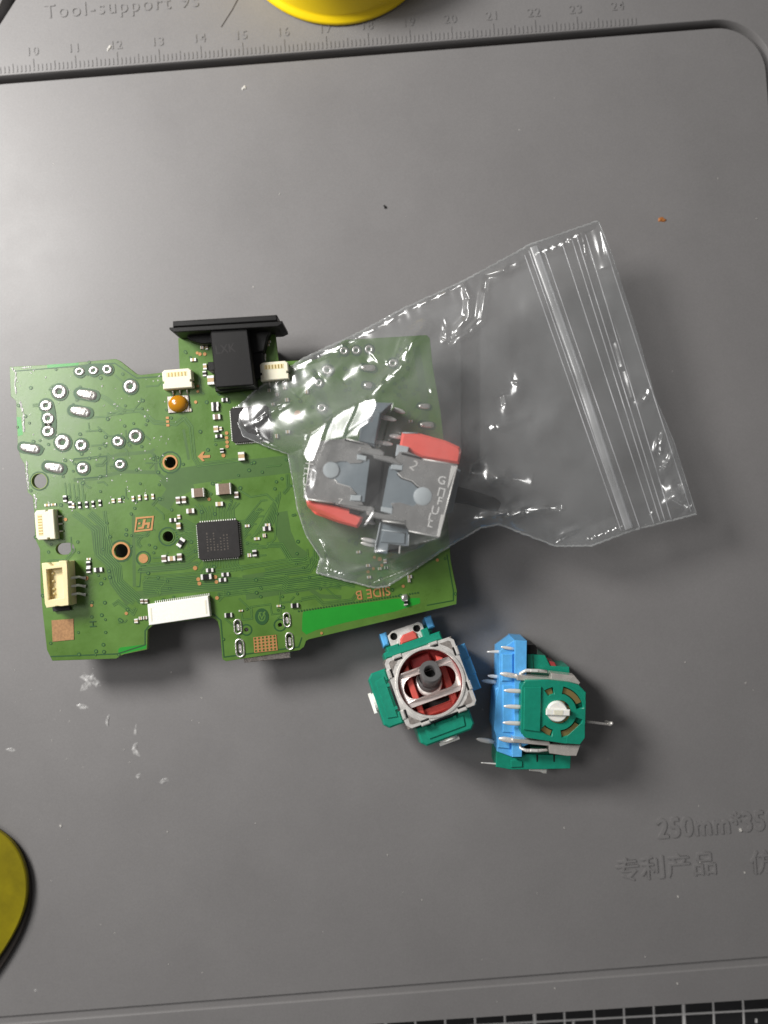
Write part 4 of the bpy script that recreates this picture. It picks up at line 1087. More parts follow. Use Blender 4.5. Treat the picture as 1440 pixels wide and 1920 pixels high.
MB().box((c[0]+.05, c[1], 15.47), (2.0, 1.05, .1), -.04, .02).obj("wheel_slot", 'ivory', wh)
for (x, y) in ((878, 668), (868, 845)):
    pr(Z([(x-18, y-18), (x+18, y-12), (x+14, y+20), (x-20, y+16)]), zp-1.2, zp-.3, 'hole', "plate_notch", tp, 0)
# metal straps above and below
def strap(pts, z0, z1, m='strap'): return pr(Z(pts), z0, z1, m, "metal_strap", bev=.12)
strap([(430, 410), (735, 440), (740, 395), (950, 420), (1000, 480), (985, 500), (860, 490), (430, 458)], 9.6, 12.8)
strap([(395, 985), (720, 1010), (730, 1035), (1000, 1045), (985, 1085), (965, 1140), (880, 1140), (725, 1118), (715, 1050), (395, 1020)], 9.6, 12.8)
for (y, s) in ((372, 1), (1092, -1)):
    g = MB()
    g.tube([(*P2(*z5(700, y+8*s), 11.4), 11.4), (*P2(*z5(620, y), 11.6), 11.6), (*P2(*z5(510, y-2), 11.6), 11.6), (*P2(*z5(460, y+(22*s)), 11.2), 11.2), (*P2(*z5(455, y+60*s), 10.6), 10.6)], [.35, .4, .4, .35, .3], 8)
    g.obj("wire_clip", 'steel', j2, smooth=True)
    pr(Z([(555, y-12), (620, y-8), (618, y+14), (550, y+10)]), 11.5, 12.15, 'tin', "clip_glint", bev=.1)
# teal bodies top and bottom, with slots
gb = pr(Z([(522, 218), (600, 225), (685, 238), (730, 330), (900, 340), (905, 400), (525, 400)]), 1.0, 8.6, 'green', "switch_bracket")
pr(Z([(575, 230), (585, 400), (578, 400), (568, 230)]), 8.4, 8.66, 'green_dk', "bracket_slot", gb, 0)
pr(Z([(522, 140), (595, 143), (612, 170), (610, 225), (522, 222)]), 2.0, 8.9, 'black', "switch_button")
pr(Z([(598, 160), (614, 175), (612, 228), (600, 225)]), 2.0, 8.0, 'tin', "switch_edge")
pr(Z([(715, 285), (770, 300), (790, 340), (720, 345)]), 3, 8.2, 'red', "switch_lever")
g2_ = pr(Z([(245, 1098), (380, 1105), (390, 1158), (475, 1155), (480, 1125), (915, 1135), (910, 1255), (560, 1262), (380, 1265), (240, 1240)]), 1.0, 8.8, 'green', "sensor_box")
for x in (610, 762): pr(Z([(x-7, 1130), (x+9, 1130), (x+7, 1192), (x-5, 1192)]), 8.6, 8.86, 'hole', "box_slot", g2_, 0)
pr(Z([(372, 1178), (430, 1170), (480, 1190), (478, 1240), (375, 1245)]), 8.5, 9.2, 'green', "box_pad", g2_, .15)
pr(Z([(530, 1252), (700, 1262), (698, 1300), (670, 1300), (640, 1285), (540, 1275)]), 3, 5.4, 'white', "wheel", g2_, .2, zz=5.4)
for (y0, y1) in ((390, 440), (1060, 1120)):
    pr(Z([(560, y0), (735, y0+10), (735, y1), (560, y1-5)]), 8.5, 10.2, 'green_dk', "inner_gap", bev=0)
# pins
def pin(a, b, za, zb2, wd=.42, m='tin', par=j2, flat=.45, tip=.12):
    a3 = Vector(P(*a, za)); b3 = Vector(P(*b, zb2)); n_ = 6
    pts = [a3.lerp(b3, t) for t in (0, .35, .7, .9, 1)]
    MB().tube(pts, [wd*.8, wd, wd*.95, wd*.6, tip], 8, flat=flat).obj("pin", m, par, smooth=True)
for (y, xl, xr) in ((555, 310, 500), (697, 308, 500), (845, 300, 495)): pin(z5(xr, y+5), z5(xl, y-5), 12.2, 12.2, .52)
pin(z5(440, 425), z5(275, 398), 11.6, 11.3, .62, 'steel'); pin(z5(420, 1005), z5(262, 982), 11.6, 11.3, .66, 'steel')
pin(z5(410, 178), z5(285, 158), 9.8, 9.8, .38); pin(z5(405, 200), z5(158, 203), 7.6, 7.6, .38)
pin(z5(280, 430), z5(165, 418), 6, 6, .42); pin(z5(270, 480), z5(112, 462), 4.5, 4.5, .5)
pin(z5(225, 1015), z5(62, 985), 6, 6, .58); pin(z5(340, 1218), z5(105, 1200), 8.2, 8.2, .2, flat=1)
# stick with its tip
g = MB(); g.tube([P(*z5(1040, 830), 8), P(*z5(1120, 838), 8), P(*z5(1250, 855), 8)], [.28, .3, .3], 8); g.obj("stick_rod", 'steel', j2, smooth=True)
c = P(*z5(1262, 850), 8); g = MB(); g.tube([(c[0]-.5, c[1], 6.6), (c[0]+.1, c[1], 8), (c[0]+.3, c[1]+.5, 9.1)], [.5, .55, .3], 10); g.obj("rod_tip", 'steel', j2, smooth=True)
g = MB(); g.tube([P(*z5(1040, 832), 8), P(*z5(1000, 832), 8)], [1.2, 1.2], 14); g.obj("rod_boss", 'post', j2)

# ================================================================ MODULES inside the bag
GZ = 20.2
def z6(x, y): return (560+x/4.5, 740+y/4.5)
def Q(l): return [z6(a, b) for a, b in l]
m1 = thing("joystick_module", "left grey joystick module inside the bag, coral side box at its lower edge", "joystick module", P(645, 885, ZT+.1))
m2 = thing("joystick_module", "right grey joystick module inside the bag, coral side box at its top edge", "joystick module", P(785, 930, ZT+.1))
m1['group'] = m2['group'] = "bagged joystick modules with coral boxes"
def pm_(pts, z0, z1, m, name, par, bev=.12, label=None): return MB().prism(PP(Q(pts), z1), z0, z1, bev).obj(name, m, par, label)
MT['plate'] = mat("brushed_base_plate", (.48, .47, .46), .26, metal=.62, var=.10, vscale=.25, bump=.01, bscale=1.5, rvar=.08)
def bag_module(par, body, plate, trap, rim, disc, dr, coral, bracket, bars, slots_, clips, pins_, txt, edges=()):
    pm_(body, ZT+.6, GZ-.4, 'black', "inner_frame", par)
    for b in bracket: pm_(b[0], b[1], b[2], b[3], "bracket", par)
    c_ = pm_(coral, ZT+1.2, GZ-1.0, 'coral', "sensor_box", par, .5)
    pl = link_mesh("base_plate", fill_mesh([PP(Q(plate), GZ)], GZ-.35, GZ, .04), 'plate', par)
    pm_(trap, GZ-2, GZ-.20, 'greyp', "plastic_tongue", par, .05)
    MB().tube([P(*z6(a, b), GZ) for a, b in rim], .10, 6).obj("cut_edge", 'tin', pl, smooth=True)
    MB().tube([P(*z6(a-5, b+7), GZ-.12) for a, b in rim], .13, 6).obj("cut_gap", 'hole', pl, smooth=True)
    c = P2(*z6(*disc), GZ+.2)
    MB().lathe((c[0], c[1], 0), [(dr, GZ-1), (dr, GZ+.06), (dr-.1, GZ+.12), (.01, GZ+.12)], 40).obj("pivot_disc", 'greyl', par, smooth=50)
    for a_, b_ in edges: MB().tube([P(*z6(*a_), GZ-.02), P(*z6(*b_), GZ-.02)], .16, 6).obj("rolled_edge", 'tin', pl, smooth=True)
    for b in bars: pm_(b, GZ-1.4, GZ+.35, 'plate', "clip_leg", par, .25)
    for s in slots_: pm_(s, GZ-.2, GZ+.02, 'hole', "plate_slot", pl, 0)
    for s in clips: pm_(s, GZ-1.2, GZ+.12, 'greyl', "retaining_clip", par, .15)
    for a, b, za in pins_: 
        pin(z6(*a), z6(*b), za, za, .55, 'tin', par, flat=.4)
    for (t, x, y, size, rz, sp) in txt:
        q = P(*z6(x, y), GZ)
        link_mesh("stamped_text", text_mesh(t, size, .02, (q[0], q[1], GZ+.03), rz, spacing=sp, offset=-.01), 'tin', pl)
tongue1 = [(575, 560), (500, 575), (430, 580), (405, 562), (345, 562), (318, 580), (300, 640), (300, 705), (330, 745), (430, 775), (495, 835), (505, 900), (575, 905)]
bag_module(m1,
    [(130, 380), (660, 450), (740, 520), (690, 930), (575, 960), (80, 860)],
    [(120, 395), (385, 370), (590, 420), (640, 470), (585, 495), (495, 500), (492, 548), (545, 560), (520, 578), (430, 580), (405, 562), (345, 562), (318, 572), (270, 565), (205, 635), (260, 710), (300, 712), (330, 748), (430, 778), (490, 840), (440, 845), (432, 895), (530, 905), (550, 930), (430, 935), (45, 870)],
    [(300, 560), (345, 556), (410, 556), (430, 574), (545, 570), (600, 560), (555, 905), (500, 900), (492, 842), (430, 784), (325, 752), (250, 720), (190, 640), (240, 570)],
    [(300, 712), (330, 748), (430, 778), (490, 840)], (272, 635), 1.72,
    [(60, 888), (250, 925), (425, 965), (540, 1035), (530, 1075), (495, 1125), (330, 1080), (140, 1010), (70, 940)],
    [([(570, 60), (790, 70), (700, 150), (695, 180), (640, 440), (510, 400), (520, 200)], ZT+.6, GZ-.8, 'greyp'),
     ([(560, 130), (690, 150), (640, 420), (505, 390)], GZ-1, GZ-.3, 'greyp'),
     ([(545, 545), (600, 545), (560, 905), (505, 870)], ZT+.6, GZ-.25, 'greyp'),
     ([(430, 960), (520, 985), (515, 1020), (425, 1000)], GZ-2, GZ-.5, 'black')],
    [[(490, 480), (520, 440), (690, 462), (725, 490), (715, 520), (640, 515), (520, 490)], [(300, 915), (620, 945), (640, 965), (630, 985), (540, 985), (430, 960), (320, 930)]],
    [[(392, 368), (560, 405), (556, 425), (388, 388)], [(300, 912), (480, 955), (478, 972), (296, 930)]],
    [[(495, 500), (575, 520), (570, 560), (492, 548)], [(440, 845), (530, 850), (525, 900), (432, 895)]],
    [((690, 185), (825, 215), 17), ((640, 400), (795, 420), 17), ((800, 120), (900, 155), 14), ((560, 1060), (650, 1090), 13)],
    [("2", 380, 880, 2.3, math.pi*.46+math.pi*.5, 1), ("GIIIIIII", 100, 780, 2.6, rad(82), 1.35)],
    [((48, 872), (110, 470)), ((60, 878), (300, 915)), ((400, 372), (585, 420))])
for (a_, b_) in (((690, 150), (560, 128)), ((505, 388), (640, 418))):
    MB().tube([P(*z6(*a_), GZ-.9), P(*z6(*b_), GZ-.9)], .14, 6).obj("housing_edge", 'greyl', m1, smooth=True)
tongue2 = [(785, 625), (830, 665), (870, 700), (960, 730), (1010, 778), (975, 830), (985, 890), (975, 930), (935, 935), (850, 912), (780, 915), (740, 960), (730, 1010), (700, 960), (760, 640)]
bag_module(m2,
    [(700, 560), (1310, 610), (1190, 1170), (640, 1060)],
    [(800, 560), (850, 480), (930, 485), (1040, 530), (1050, 545), (1340, 590), (1180, 1205), (930, 1150), (900, 1100), (700, 1070), (705, 1010), (785, 1010), (800, 955), (775, 918), (850, 908), (935, 932), (965, 942), (990, 925), (1040, 900), (1060, 790), (1010, 775), (960, 728), (870, 698), (835, 662), (880, 640), (880, 590), (790, 585)],
    [(765, 600), (840, 655), (872, 692), (962, 724), (1060, 780), (1040, 935), (965, 950), (935, 938), (850, 914), (790, 925), (790, 960), (697, 965)],
    [(835, 662), (870, 698), (960, 728), (1000, 768), (1030, 785)], (1047, 857), 1.95,
    [(872, 318), (1010, 322), (1250, 388), (1360, 440), (1375, 480), (1355, 585), (1045, 535), (940, 480), (850, 440)],
    [([(690, 1070), (930, 1130), (920, 1280), (760, 1260), (750, 1345), (632, 1330)], ZT+.6, GZ-1.5, 'greyp'),
     ([(715, 1140), (900, 1165), (895, 1260), (690, 1245)], GZ-2, GZ-1.2, 'greyp'),
     ([(830, 420), (930, 440), (920, 500), (815, 520)], GZ-3, GZ-.3, 'greyl'),
     ([(1320, 600), (1370, 640), (1300, 990), (1230, 1010)], ZT+.6, GZ-3, 'greyp')],
    [[(620, 500), (790, 525), (870, 580), (860, 600), (790, 580), (640, 540)], [(570, 985), (600, 978), (900, 1055), (905, 1080), (650, 1045), (575, 1015)]],
    [[(870, 488), (1040, 530), (1036, 548), (866, 505)], [(720, 1068), (905, 1110), (900, 1132), (715, 1086)]],
    [[(780, 590), (880, 590), (878, 640), (775, 630)], [(695, 945), (795, 960), (790, 1010), (692, 985)]],
    [((650, 1240), (525, 1215), 15), ((650, 1272), (522, 1250), 14), ((870, 360), (760, 345), 16)],
    [("2", 925, 610, 3.0, -rad(38), 1)],
    [((1050, 545), (1338, 592)), ((1180, 1203), (930, 1150)), ((905, 1090), (712, 1066)), ((1338, 600), (1184, 1195))])
for (a_, b_) in (((875, 322), (1010, 325)), ((700, 1142), (895, 1168)), ((640, 1325), (690, 1075)), ((930, 1180), (925, 1275))):
    MB().tube([P(*z6(*a_), GZ-1.2), P(*z6(*b_), GZ-1.2)], .14, 6).obj("housing_edge", 'greyl', m2, smooth=True)
pm_([(770, 1255), (850, 1262), (838, 1342), (762, 1330)], ZT+1, GZ-2.4, 'black', "housing_recess", m2, .1)
pm_([(850, 1262), (862, 1262), (855, 1340), (843, 1340)], ZT+1, GZ-2.0, 'tin', "housing_rib", m2, .05)
# stamped letters running down the right-hand plate, each turned a little as stamped
pl2 = [o for o in C.objects if o.name.startswith("base_plate")][-1]
MT['stamp'] = mat("stamped_bright", (.86, .85, .83), .4, metal=.1)
for (t, x, y) in (("G", 1165, 745), ("\u041f", 1160, 850), ("F", 1160, 925), ("U", 1110, 1000), ("L", 1085, 1060), ("L", 1080, 1110)):
    q = P(*z6(x, y), GZ)
    link_mesh("stamped_text", text_mesh(t, 2.5, .02, (q[0], q[1], GZ+.03), rad(-14), xs=1.0, offset=.0), 'stamp', pl2)
MB().tube([P(845, 925, 13.5), P(880, 932, 13.0), P(925, 946, 12.3), P(936, 950, 12.3)], [1.9, 1.7, 1.6, 1.1], 18).obj("stick_shaft", 'black', m2, smooth=40)
pm_([(1290, 600), (1335, 605), (1265, 790), (1258, 780)], GZ-.1, GZ+.12, 'tin', "folded_edge", pl2, .04)
pm_([(1205, 1010), (1235, 1018), (1190, 1200), (1165, 1195)], GZ-.1, GZ+.12, 'tin', "folded_edge", pl2, .04)

# ================================================================ CLEAR ZIP BAG
bag = thing("zip_bag", "crumpled clear plastic zip bag lying across the board with two joystick modules inside", "zip bag", P(880, 780, 9))
top_e = [(443, 766), (481, 730), (568, 673), (676, 622), (760, 577), (873, 525), (981, 466), (994, 458), (1122, 414)]
bot_e = [(593, 1074), (640, 1086), (702, 1102), (727, 1099), (785, 1062), (839, 1026), (900, 990), (937, 983), (990, 1004), (1042, 1024), (1110, 1023), (1187, 994), (1306, 964)]
left_e = [(443, 766), (447, 795), (456, 818), (500, 837), (540, 851), (545, 880), (550, 907), (558, 955), (573, 1002), (601, 1045), (593, 1074)]
right_e = [(1122, 414), (1148, 480), (1195, 625), (1227, 742), (1263, 827), (1306, 964)]
def resample(pl, n):
    p = np.array(pl, float); s = np.r_[0, np.cumsum(np.hypot(*np.diff(p, axis=0).T))]; t = np.linspace(0, s[-1], n)
    return np.c_[np.interp(t, s, p[:, 0]), np.interp(t, s, p[:, 1])]
NU, NV = 520, 400
T_, Bt, Lf, Rt = resample(top_e, NU), resample(bot_e, NU), resample(left_e, NV), resample(right_e, NV)
U, V = np.meshgrid(np.linspace(0, 1, NU), np.linspace(0, 1, NV), indexing='ij')
U3, V3 = U[..., None], V[..., None]
XY = (1-V3)*T_[:, None]+V3*Bt[:, None]+(1-U3)*Lf[None]+U3*Rt[None]-((1-U3)*(1-V3)*T_[0]+U3*(1-V3)*T_[-1]+(1-U3)*V3*Bt[0]+U3*V3*Bt[-1])
X, Y = XY[..., 0], XY[..., 1]
# edge height of the bag and what is underneath
ze = np.interp(X, [440, 600, 860, 1000, 1150, 1310], [11.0, 11.5, 12.3, 12.4, 12.5, 11.0])+.5*np.sin(Y/60.)
def inpoly(X, Y, poly):
    ins = np.zeros(X.shape, bool); n = len(poly)
    for i in range(n):
        x1, y1 = poly[i]; x2, y2 = poly[i-1]
        if y1 == y2: continue
        ins ^= ((y1 > Y) != (y2 > Y)) & (X < (x2-x1)*(Y-y1)/(y2-y1)+x1)
    return ins
obst = np.full(X.shape, -50.)
for pl, hgt in ((Q([(45, 330), (580, 330), (640, 470), (640, 970), (540, 1130), (40, 900)]), GZ+.9), (Q([(620, 480), (870, 310), (1380, 430), (1190, 1215), (640, 1340), (640, 980)]), GZ+.9), (Q([(560, 50), (800, 60), (700, 430), (500, 400)]), GZ+.2), ([(830, 905), (890, 910), (955, 930), (955, 966), (890, 955), (830, 945)], 15.3)):
    obst = np.where(inpoly(X, Y, pl), np.maximum(obst, hgt), obst)
def poly_ridge(pl, A, w_, soft=30):
    p = np.array(pl, float); best = np.full(X.shape, 1e9); tt = np.zeros(X.shape)
    s = np.r_[0, np.cumsum(np.hypot(*np.diff(p, axis=0).T))]
    for i in range(len(p)-1):
        a, b = p[i], p[i+1]; d = b-a; L2 = (d**2).sum()
        t = np.clip(((X-a[0])*d[0]+(Y-a[1])*d[1])/L2, 0, 1)
        dd = np.hypot(X-a[0]-t*d[0], Y-a[1]-t*d[1])
        m = dd < best; best = np.where(m, dd, best); tt = np.where(m, s[i]+t*math.sqrt(L2), tt)
    env = np.clip(np.minimum(tt, s[-1]-tt)/soft, 0, 1); env = env*env*(3-2*env)
    return A*env*np.exp(-(best/w_)**2)
# membrane stretched over the contents
Z_ = ze.copy(); edge = np.zeros(X.shape, bool); edge[0, :] = edge[-1, :] = edge[:, 0] = edge[:, -1] = True
puff = 2.2*np.sin(np.pi*V)**.7*np.clip(1-U, 0, 1)**.3*np.clip(U*6, 0, 1)
lo_ = np.maximum(obst, ze+puff*.9*np.clip((X-830)/100, 0, 1)+puff*.35)
lo_[edge] = ze[edge]
Z_ = np.maximum(ze, np.where(obst > 0, obst, ze))
# multi-level relax: coarse pass first
for step in (8, 4, 2, 1):
    z = Z_[::step, ::step].copy() if step > 1 else Z_.copy(); l = lo_[::step, ::step]; e = ze[::step, ::step]
    for it in range({8: 400, 4: 300, 2: 160, 1: 60}[step]):
        zn = z.copy(); zn[1:-1, 1:-1] = .25*(z[2:, 1:-1]+z[:-2, 1:-1]+z[1:-1, 2:]+z[1:-1, :-2])
        zn = np.maximum(zn, l); zn[0] = e[0]; zn[-1] = e[-1]; zn[:, 0] = e[:, 0]; zn[:, -1] = e[:, -1]; z = zn
    if step > 1:
        ui = np.arange(0, NU, step); vi = np.arange(0, NV, step)
        tmp = np.array([np.interp(np.arange(NV), vi, z[i]) for i in range(z.shape[0])])
        Z_ = np.array([np.interp(np.arange(NU), ui, tmp[:, j]) for j in range(NV)]).T
        Z_ = np.maximum(Z_, lo_)
    else: Z_ = z
fall = np.minimum.reduce([U*330, (1-U)*330, V*250, (1-V)*250]); inner = np.clip(fall/10, 0, 1)
rd = np.zeros(X.shape)
RIDGES = [([(812, 596), (770, 640), (752, 690), (722, 715), (690, 750), (675, 790)], 2.6, 13), ([(470, 800), (505, 770), (552, 750)], 1.3, 8), ([(478, 812), (500, 830), (540, 852)], .8, 6),
 ([(590, 1000), (612, 1030), (615, 1060)], 1.0, 6), ([(870, 535), (880, 560), (878, 595), (838, 640)], 1.5, 7), ([(838, 645), (870, 625), (900, 600), (907, 560), (912, 520)], 1.6, 8), ([(832, 600), (838, 620), (828, 650)], 1.1, 6),
 ([(925, 520), (960, 500), (990, 482)], 1.1, 7), ([(880, 978), (940, 972), (985, 955), (1050, 952)], 1.8, 11), ([(965, 690), (975, 720), (966, 760)], .9, 12), ([(938, 735), (945, 760), (948, 790)], .8, 9),
 ([(1240, 700), (1215, 740), (1190, 770)], 1.0, 8), ([(1255, 800), (1235, 830), (1225, 860)], 1.2, 7), ([(1275, 835), (1250, 870), (1238, 900)], 1.2, 8), ([(1290, 910), (1262, 930), (1235, 960)], .9, 9),
 ([(580, 900), (572, 960), (600, 1020), (640, 1060)], .7, 9), ([(700, 1040), (780, 1030), (860, 990), (930, 960)], 1.0, 9), ([(640, 1075), (720, 1060), (800, 1020)], .8, 7), ([(905, 795), (940, 800), (990, 780), (1010, 760)], .6, 10),
 ([(860, 890), (930, 900), (1010, 930)], .8, 16), ([(700, 640), (640, 680), (590, 730), (560, 790)], .5, 12), ([(1100, 985), (1060, 1000), (1040, 1015)], .7, 6), ([(1000, 1000), (960, 985), (990, 990)], .6, 6),
 ([(870, 780), (920, 840), (1000, 850)], .7, 18), ([(1135, 440), (1150, 470), (1140, 500)], .7, 9)]
for r_ in RIDGES: rd += poly_ridge(*r_)
pts_n = np.zeros(X.shape)
for i in range(NU):
    for j in range(NV):
        x, y = X[i, j], Y[i, j]
        pts_n[i, j] = noise.noise(Vector((x/70, y/50, 3.1)))*.75+noise.noise(Vector((x/24, y/30, 8.7)))*.14
# crimping along the long top and bottom edges
crimp = (np.exp(-V*250/7)+np.exp(-(1-V)*250/7))*.22*np.sin(U*180+2*np.sin(U*40))
ZT_ = Z_+inner*(rd+pts_n*(1-.5*(obst > 0)))+crimp*inner
# creases that catch the desk lamp: inside a narrow window along each crease the film leans the way it must to mirror the lamp
LP_ = np.array([-228., 148., 206.])
mmx = PX*(D-15)/D
def lean(xp, yp, z):
    p = np.array(P(xp, yp, z)); l = LP_-p; l /= np.linalg.norm(l); v_ = np.array([0, 0, D])-p; v_ /= np.linalg.norm(v_)
    h = l+v_; return np.array([-h[0]/h[2], h[1]/h[2]])*mmx       # dz per photo pixel in x and in y (downwards)
GLINTS = [([(486, 737), (530, 706), (568, 683), (600, 667), (668, 636)], 5.0, 64), ([(668, 634), (720, 608), (760, 584)], 3, 44), ([(770, 580), (820, 556), (870, 531)], 2.6, 40),
 ([(869, 529), (879, 561), (869, 601), (836, 643)], 3.4, 62), ([(836, 646), (880, 625), (902, 600), (908, 550), (912, 520), (985, 488)], 3.8, 70), ([(833, 598), (837, 615), (830, 640)], 2.5, 20),
 ([(775, 640), (765, 658), (748, 692), (735, 702), (715, 722), (695, 742), (686, 765)], 4.4, 50), ([(482, 790), (520, 765), (547, 754)], 2.8, 46), ([(478, 798), (487, 822), (535, 848)], 2.2, 16),
 ([(597, 1008), (604, 1020), (611, 1040), (616, 1062), (612, 1078)], 2.4, 36), ([(938, 973), (975, 959), (1010, 953), (1055, 952)], 4.4, 48), ([(1040, 1018), (1077, 998)], 1.8, 15),
 ([(1000, 478), (1055, 457), (1088, 438)], 3.0, 16), ([(1090, 438), (1094, 455), (1098, 480)], 2.2, 20), ([(1205, 752), (1222, 722)], 4, 14), ([(1240, 812), (1236, 852)], 4, 12), ([(1264, 840), (1240, 884)], 5, 14),
 ([(1192, 608), (1196, 628)], 2.5, 12), ([(968, 696), (965, 724)], 5, 20), ([(940, 742), (946, 762)], 5, 20), ([(914, 804), (938, 797)], 4, 16), ([(605, 1064), (650, 1078)], 1.6, 10),
 ([(700, 1092), (780, 1062), (830, 1030)], 1.8, 16), ([(1170, 985), (1100, 1012)], 2, 14), ([(1218, 965), (1226, 955)], 3, 10), ([(805, 728), (808, 738)], 3, 10), ([(728, 688), (722, 676)], 3, 10), ([(1130, 430), (1138, 480)], 7, 40), ([(1270, 905), (1288, 925)], 6, 30)]
SOFT = [([(1108, 430), (1136, 505)], 10, 90, .86), ([(938, 740), (948, 790)], 9, 90, .82), ([(880, 885), (1000, 905)], 9, 80, .78), ([(640, 715), (700, 668)], 9, 60, .78), ([(556, 745), (600, 702)], 8, 60, .74),
 ([(590, 880), (575, 960)], 7, 60, .8), ([(1236, 905), (1290, 955)], 11, 60, .86), ([(900, 860), (960, 940)], 9, 60, .78), ([(1150, 640), (1190, 760)], 7, 60, .78), ([(455, 800), (520, 770)], 7, 60, .8)]
GLINTS = [g_+(1.0,) for g_ in GLINTS]+SOFT
gx, gy = np.zeros(X.shape), np.zeros(X.shape)
cur = Z_+inner*(rd+pts_n*(1-.5*(obst > 0)))
def grad_at(px, py):
    m = (X-px)**2+(Y-py)**2 < 49
    if m.sum() < 6: return np.zeros(2)
    Am = np.c_[X[m], Y[m], np.ones(m.sum())]; return np.linalg.lstsq(Am, cur[m], rcond=None)[0][:2]
glint = np.zeros(X.shape)
for pl, wd, per, stg in GLINTS:
    p = np.array(pl, float); best = np.full(X.shape, 1e9); S_ = np.zeros(X.shape); N_ = np.zeros(X.shape); G = np.zeros(X.shape+(2,)); Tt = np.zeros(X.shape+(2,))
    sacc = 0
    for i in range(len(p)-1):
        a, b = p[i], p[i+1]; d = b-a; L = np.hypot(*d); t_ = d/L; n_ = np.array([-t_[1], t_[0]])
        t = np.clip(((X-a[0])*d[0]+(Y-a[1])*d[1])/L**2, 0, 1)
        dd = np.hypot(X-a[0]-t*d[0], Y-a[1]-t*d[1]); m = dd < best
        g_ = stg*lean(*((a+b)/2), 16)-grad_at(*((a+b)/2))
        best = np.where(m, dd, best); S_ = np.where(m, sacc+t*L, S_)
        N_ = np.where(m, ((X-a[0])*n_[0]+(Y-a[1])*n_[1])*(g_@n_), N_); Tt[m] = g_@t_; sacc += L
    saw = ((S_/per) % 1.0); saw = np.where(saw < .84, saw/.84-.5, .5-(saw-.84)/.16)*per*.84
    env = np.clip(np.minimum(S_, sacc-S_)/4+.3, 0, 1)
    glint += env*(N_+saw*Tt[..., 0])*(np.exp(-(best/(wd*1.25))**4) if stg == 1 else .85*np.exp(-(best/(wd*1.3))**2))
# pleated sheet of film over the upper left of the left module: many small facets facing the lamp
pg = [(566, 852), (580, 812), (610, 790), (640, 768), (676, 752), (706, 744), (712, 762), (700, 790), (676, 806), (672, 822), (620, 826), (600, 842), (590, 868), (574, 868)]
ins = inpoly(X, Y, pg).astype(float)
for _ in range(6): ins[1:-1, 1:-1] = (ins[1:-1, 1:-1]*2+ins[2:, 1:-1]+ins[:-2, 1:-1]+ins[1:-1, 2:]+ins[1:-1, :-2])/6
g0 = lean(640, 800, 21); q_ = X+.30*Y+3*np.sin(Y/14.)+2*np.sin(X/17.+Y/31.)
q_ = q_+9*np.sin(q_/37.)+.12*(X-640)*np.sin(Y/30.); per = 47.; ph = (q_/per) % 1.0; ph = np.where(ph < .86, ph/.86, 1-(ph-.86)/.14)
pleat = ph*per*.86*np.hypot(*g0)*.93/1.04
yq = Y+.8*X+5*np.sin(X/20.); yy = (yq/61.) % 1.0; pleat += (g0[1]-.30*g0[0])*np.where(yy < .88, yy/.88-.5, .5-(yy-.88)/.12)*61*.5
Zg = 21.3+pleat+pts_n*.12
ZT_ = np.where(edge, ze, np.maximum(ZT_, np.where(obst > 0, obst-.1, ze-.3)))
ZT_ = ZT_+glint*np.clip(fall/3, 0, 1)
ZT_ = ZT_*(1-ins)+np.maximum(Zg, np.minimum(ZT_, 21.4))*ins
ZT_[edge] = ze[edge]
ZBk = np.where(X < 865, ZT+.55, np.interp(X, [865, 900, 1310], [ZT+.4, 8.6, 8.6]))
ZBk = ze+(ZBk-ze)*np.clip(fall/16, 0, 1)+inner*pts_n*.35*(X > 870)
inb = inpoly(X, Y, outline); ZBk = np.where(inb, np.maximum(ZBk, ZT+.45), ZBk)
def sheet(Zm, name, m):
    s = PX*(D-Zm)/D
    co = np.c_[((X-720)*s).ravel(), ((960-Y)*s).ravel(), Zm.ravel()]
    idx = np.arange(NU*NV).reshape(NU, NV)
    f = np.c_[idx[:-1, :-1].ravel(), idx[:-1, 1:].ravel(), idx[1:, 1:].ravel(), idx[1:, :-1].ravel()]
    me = bpy.data.meshes.new("mesh"); me.from_pydata(co.tolist(), [], f.tolist()); me.update()
    return link_mesh(name, me, m, bag, smooth=True)
sheet(ZT_, "front_film", 'film'); sheet(ZBk, "back_film", 'film_back')
def zat(px, py):
    k = np.argmin((X-px)**2+(Y-py)**2); return float(ZT_.ravel()[k])
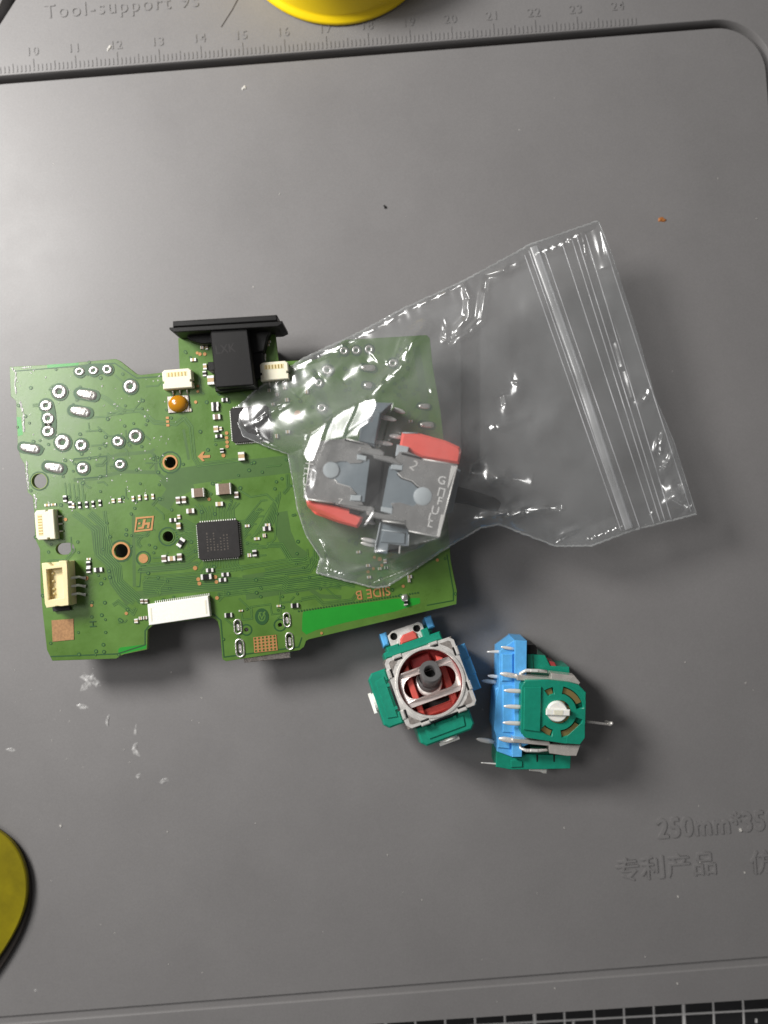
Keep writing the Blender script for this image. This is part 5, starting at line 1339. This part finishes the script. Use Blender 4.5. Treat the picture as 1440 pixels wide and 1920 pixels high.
def film_line(pl, wd, m, name, n=60, lift=.12, tube=True, hgt=.4):
    p = resample(pl, n); q3 = []
    zs = [zat(a, b) for a, b in p]; zs = np.convolve(np.r_[zs[0], zs[0], zs, zs[-1], zs[-1]], np.ones(5)/5, 'valid')
    for (a, b), z in zip(p, zs): q3.append(Vector(P(a, b, z+lift)))
    if tube: MB().tube(q3, wd/2, 6, flat=hgt).obj(name, m, bag, smooth=True)
    else:
        g = MB(); vs = []
        for i, q in enumerate(q3):
            d = (q3[min(i+1, n-1)]-q3[max(0, i-1)]).normalized(); sd = Vector((d.y, -d.x, 0)).normalized()
            for k in range(7):
                t = (k/6-.5); vs.append(q+sd*t*wd+Vector((0, 0, .28*math.cos(t*math.pi)+.07*math.cos(t*18))))
        g.add(vs, [(i*7+k, i*7+k+1, i*7+k+8, i*7+k+7) for i in range(n-1) for k in range(6)])
        g.obj(name, m, bag, smooth=True)
film_line([(1001, 462), (1022, 520), (1085, 700), (1140, 870), (1180, 991)], 1.9, 'zip', "zip_band", tube=False)
film_line([(1006, 462), (1027, 520), (1089, 700), (1144, 870), (1184, 990)], .5, 'zipline', "zip_ridge")
for a, b in (((984, 478), (1165, 996)), ((992, 470), (1174, 994)), ((1020, 468), (1200, 991)), ((1054, 455), (1226, 982)), ((1072, 447), (1238, 979)), ((1082, 444), (1247, 977)), ((1098, 440), (1259, 975)), ((1128, 440), (1296, 960))):
    film_line([a, b], .28, 'zipline', "pressed_line", lift=.10)
def seam(pl, name, wd, n=220, wob=.35):
    p = resample(pl, n); g = MB(); q3 = []
    for i, (a, b) in enumerate(p):
        z = float(np.interp(a, [440, 600, 860, 1000, 1150, 1310], [11.0, 11.5, 12.3, 12.4, 12.5, 11.0])+.5*math.sin(b/60.))
        q3.append(Vector(P(a+R.uniform(-wob, wob), b+R.uniform(-wob, wob), z+R.uniform(-.08, .08))))
    g.tube(q3, wd/2, 6, flat=.5); g.obj(name, 'seam', bag, smooth=True)
seam(top_e, "side_seam", .55, 260, .9); seam(bot_e, "side_seam", .5, 240, .8); seam(left_e, "bottom_seam", .35, 120, .4); seam(right_e, "mouth_edge", .28, 60, .2)

# ================================================================ millimetres -> metres
done = set()
for o in C.objects:
    o.location = [x*.001 for x in o.location]
    if o.type == 'MESH' and o.data.name not in done:
        o.data.transform(Matrix.Scale(.001, 4)); o.data.update(); done.add(o.data.name)
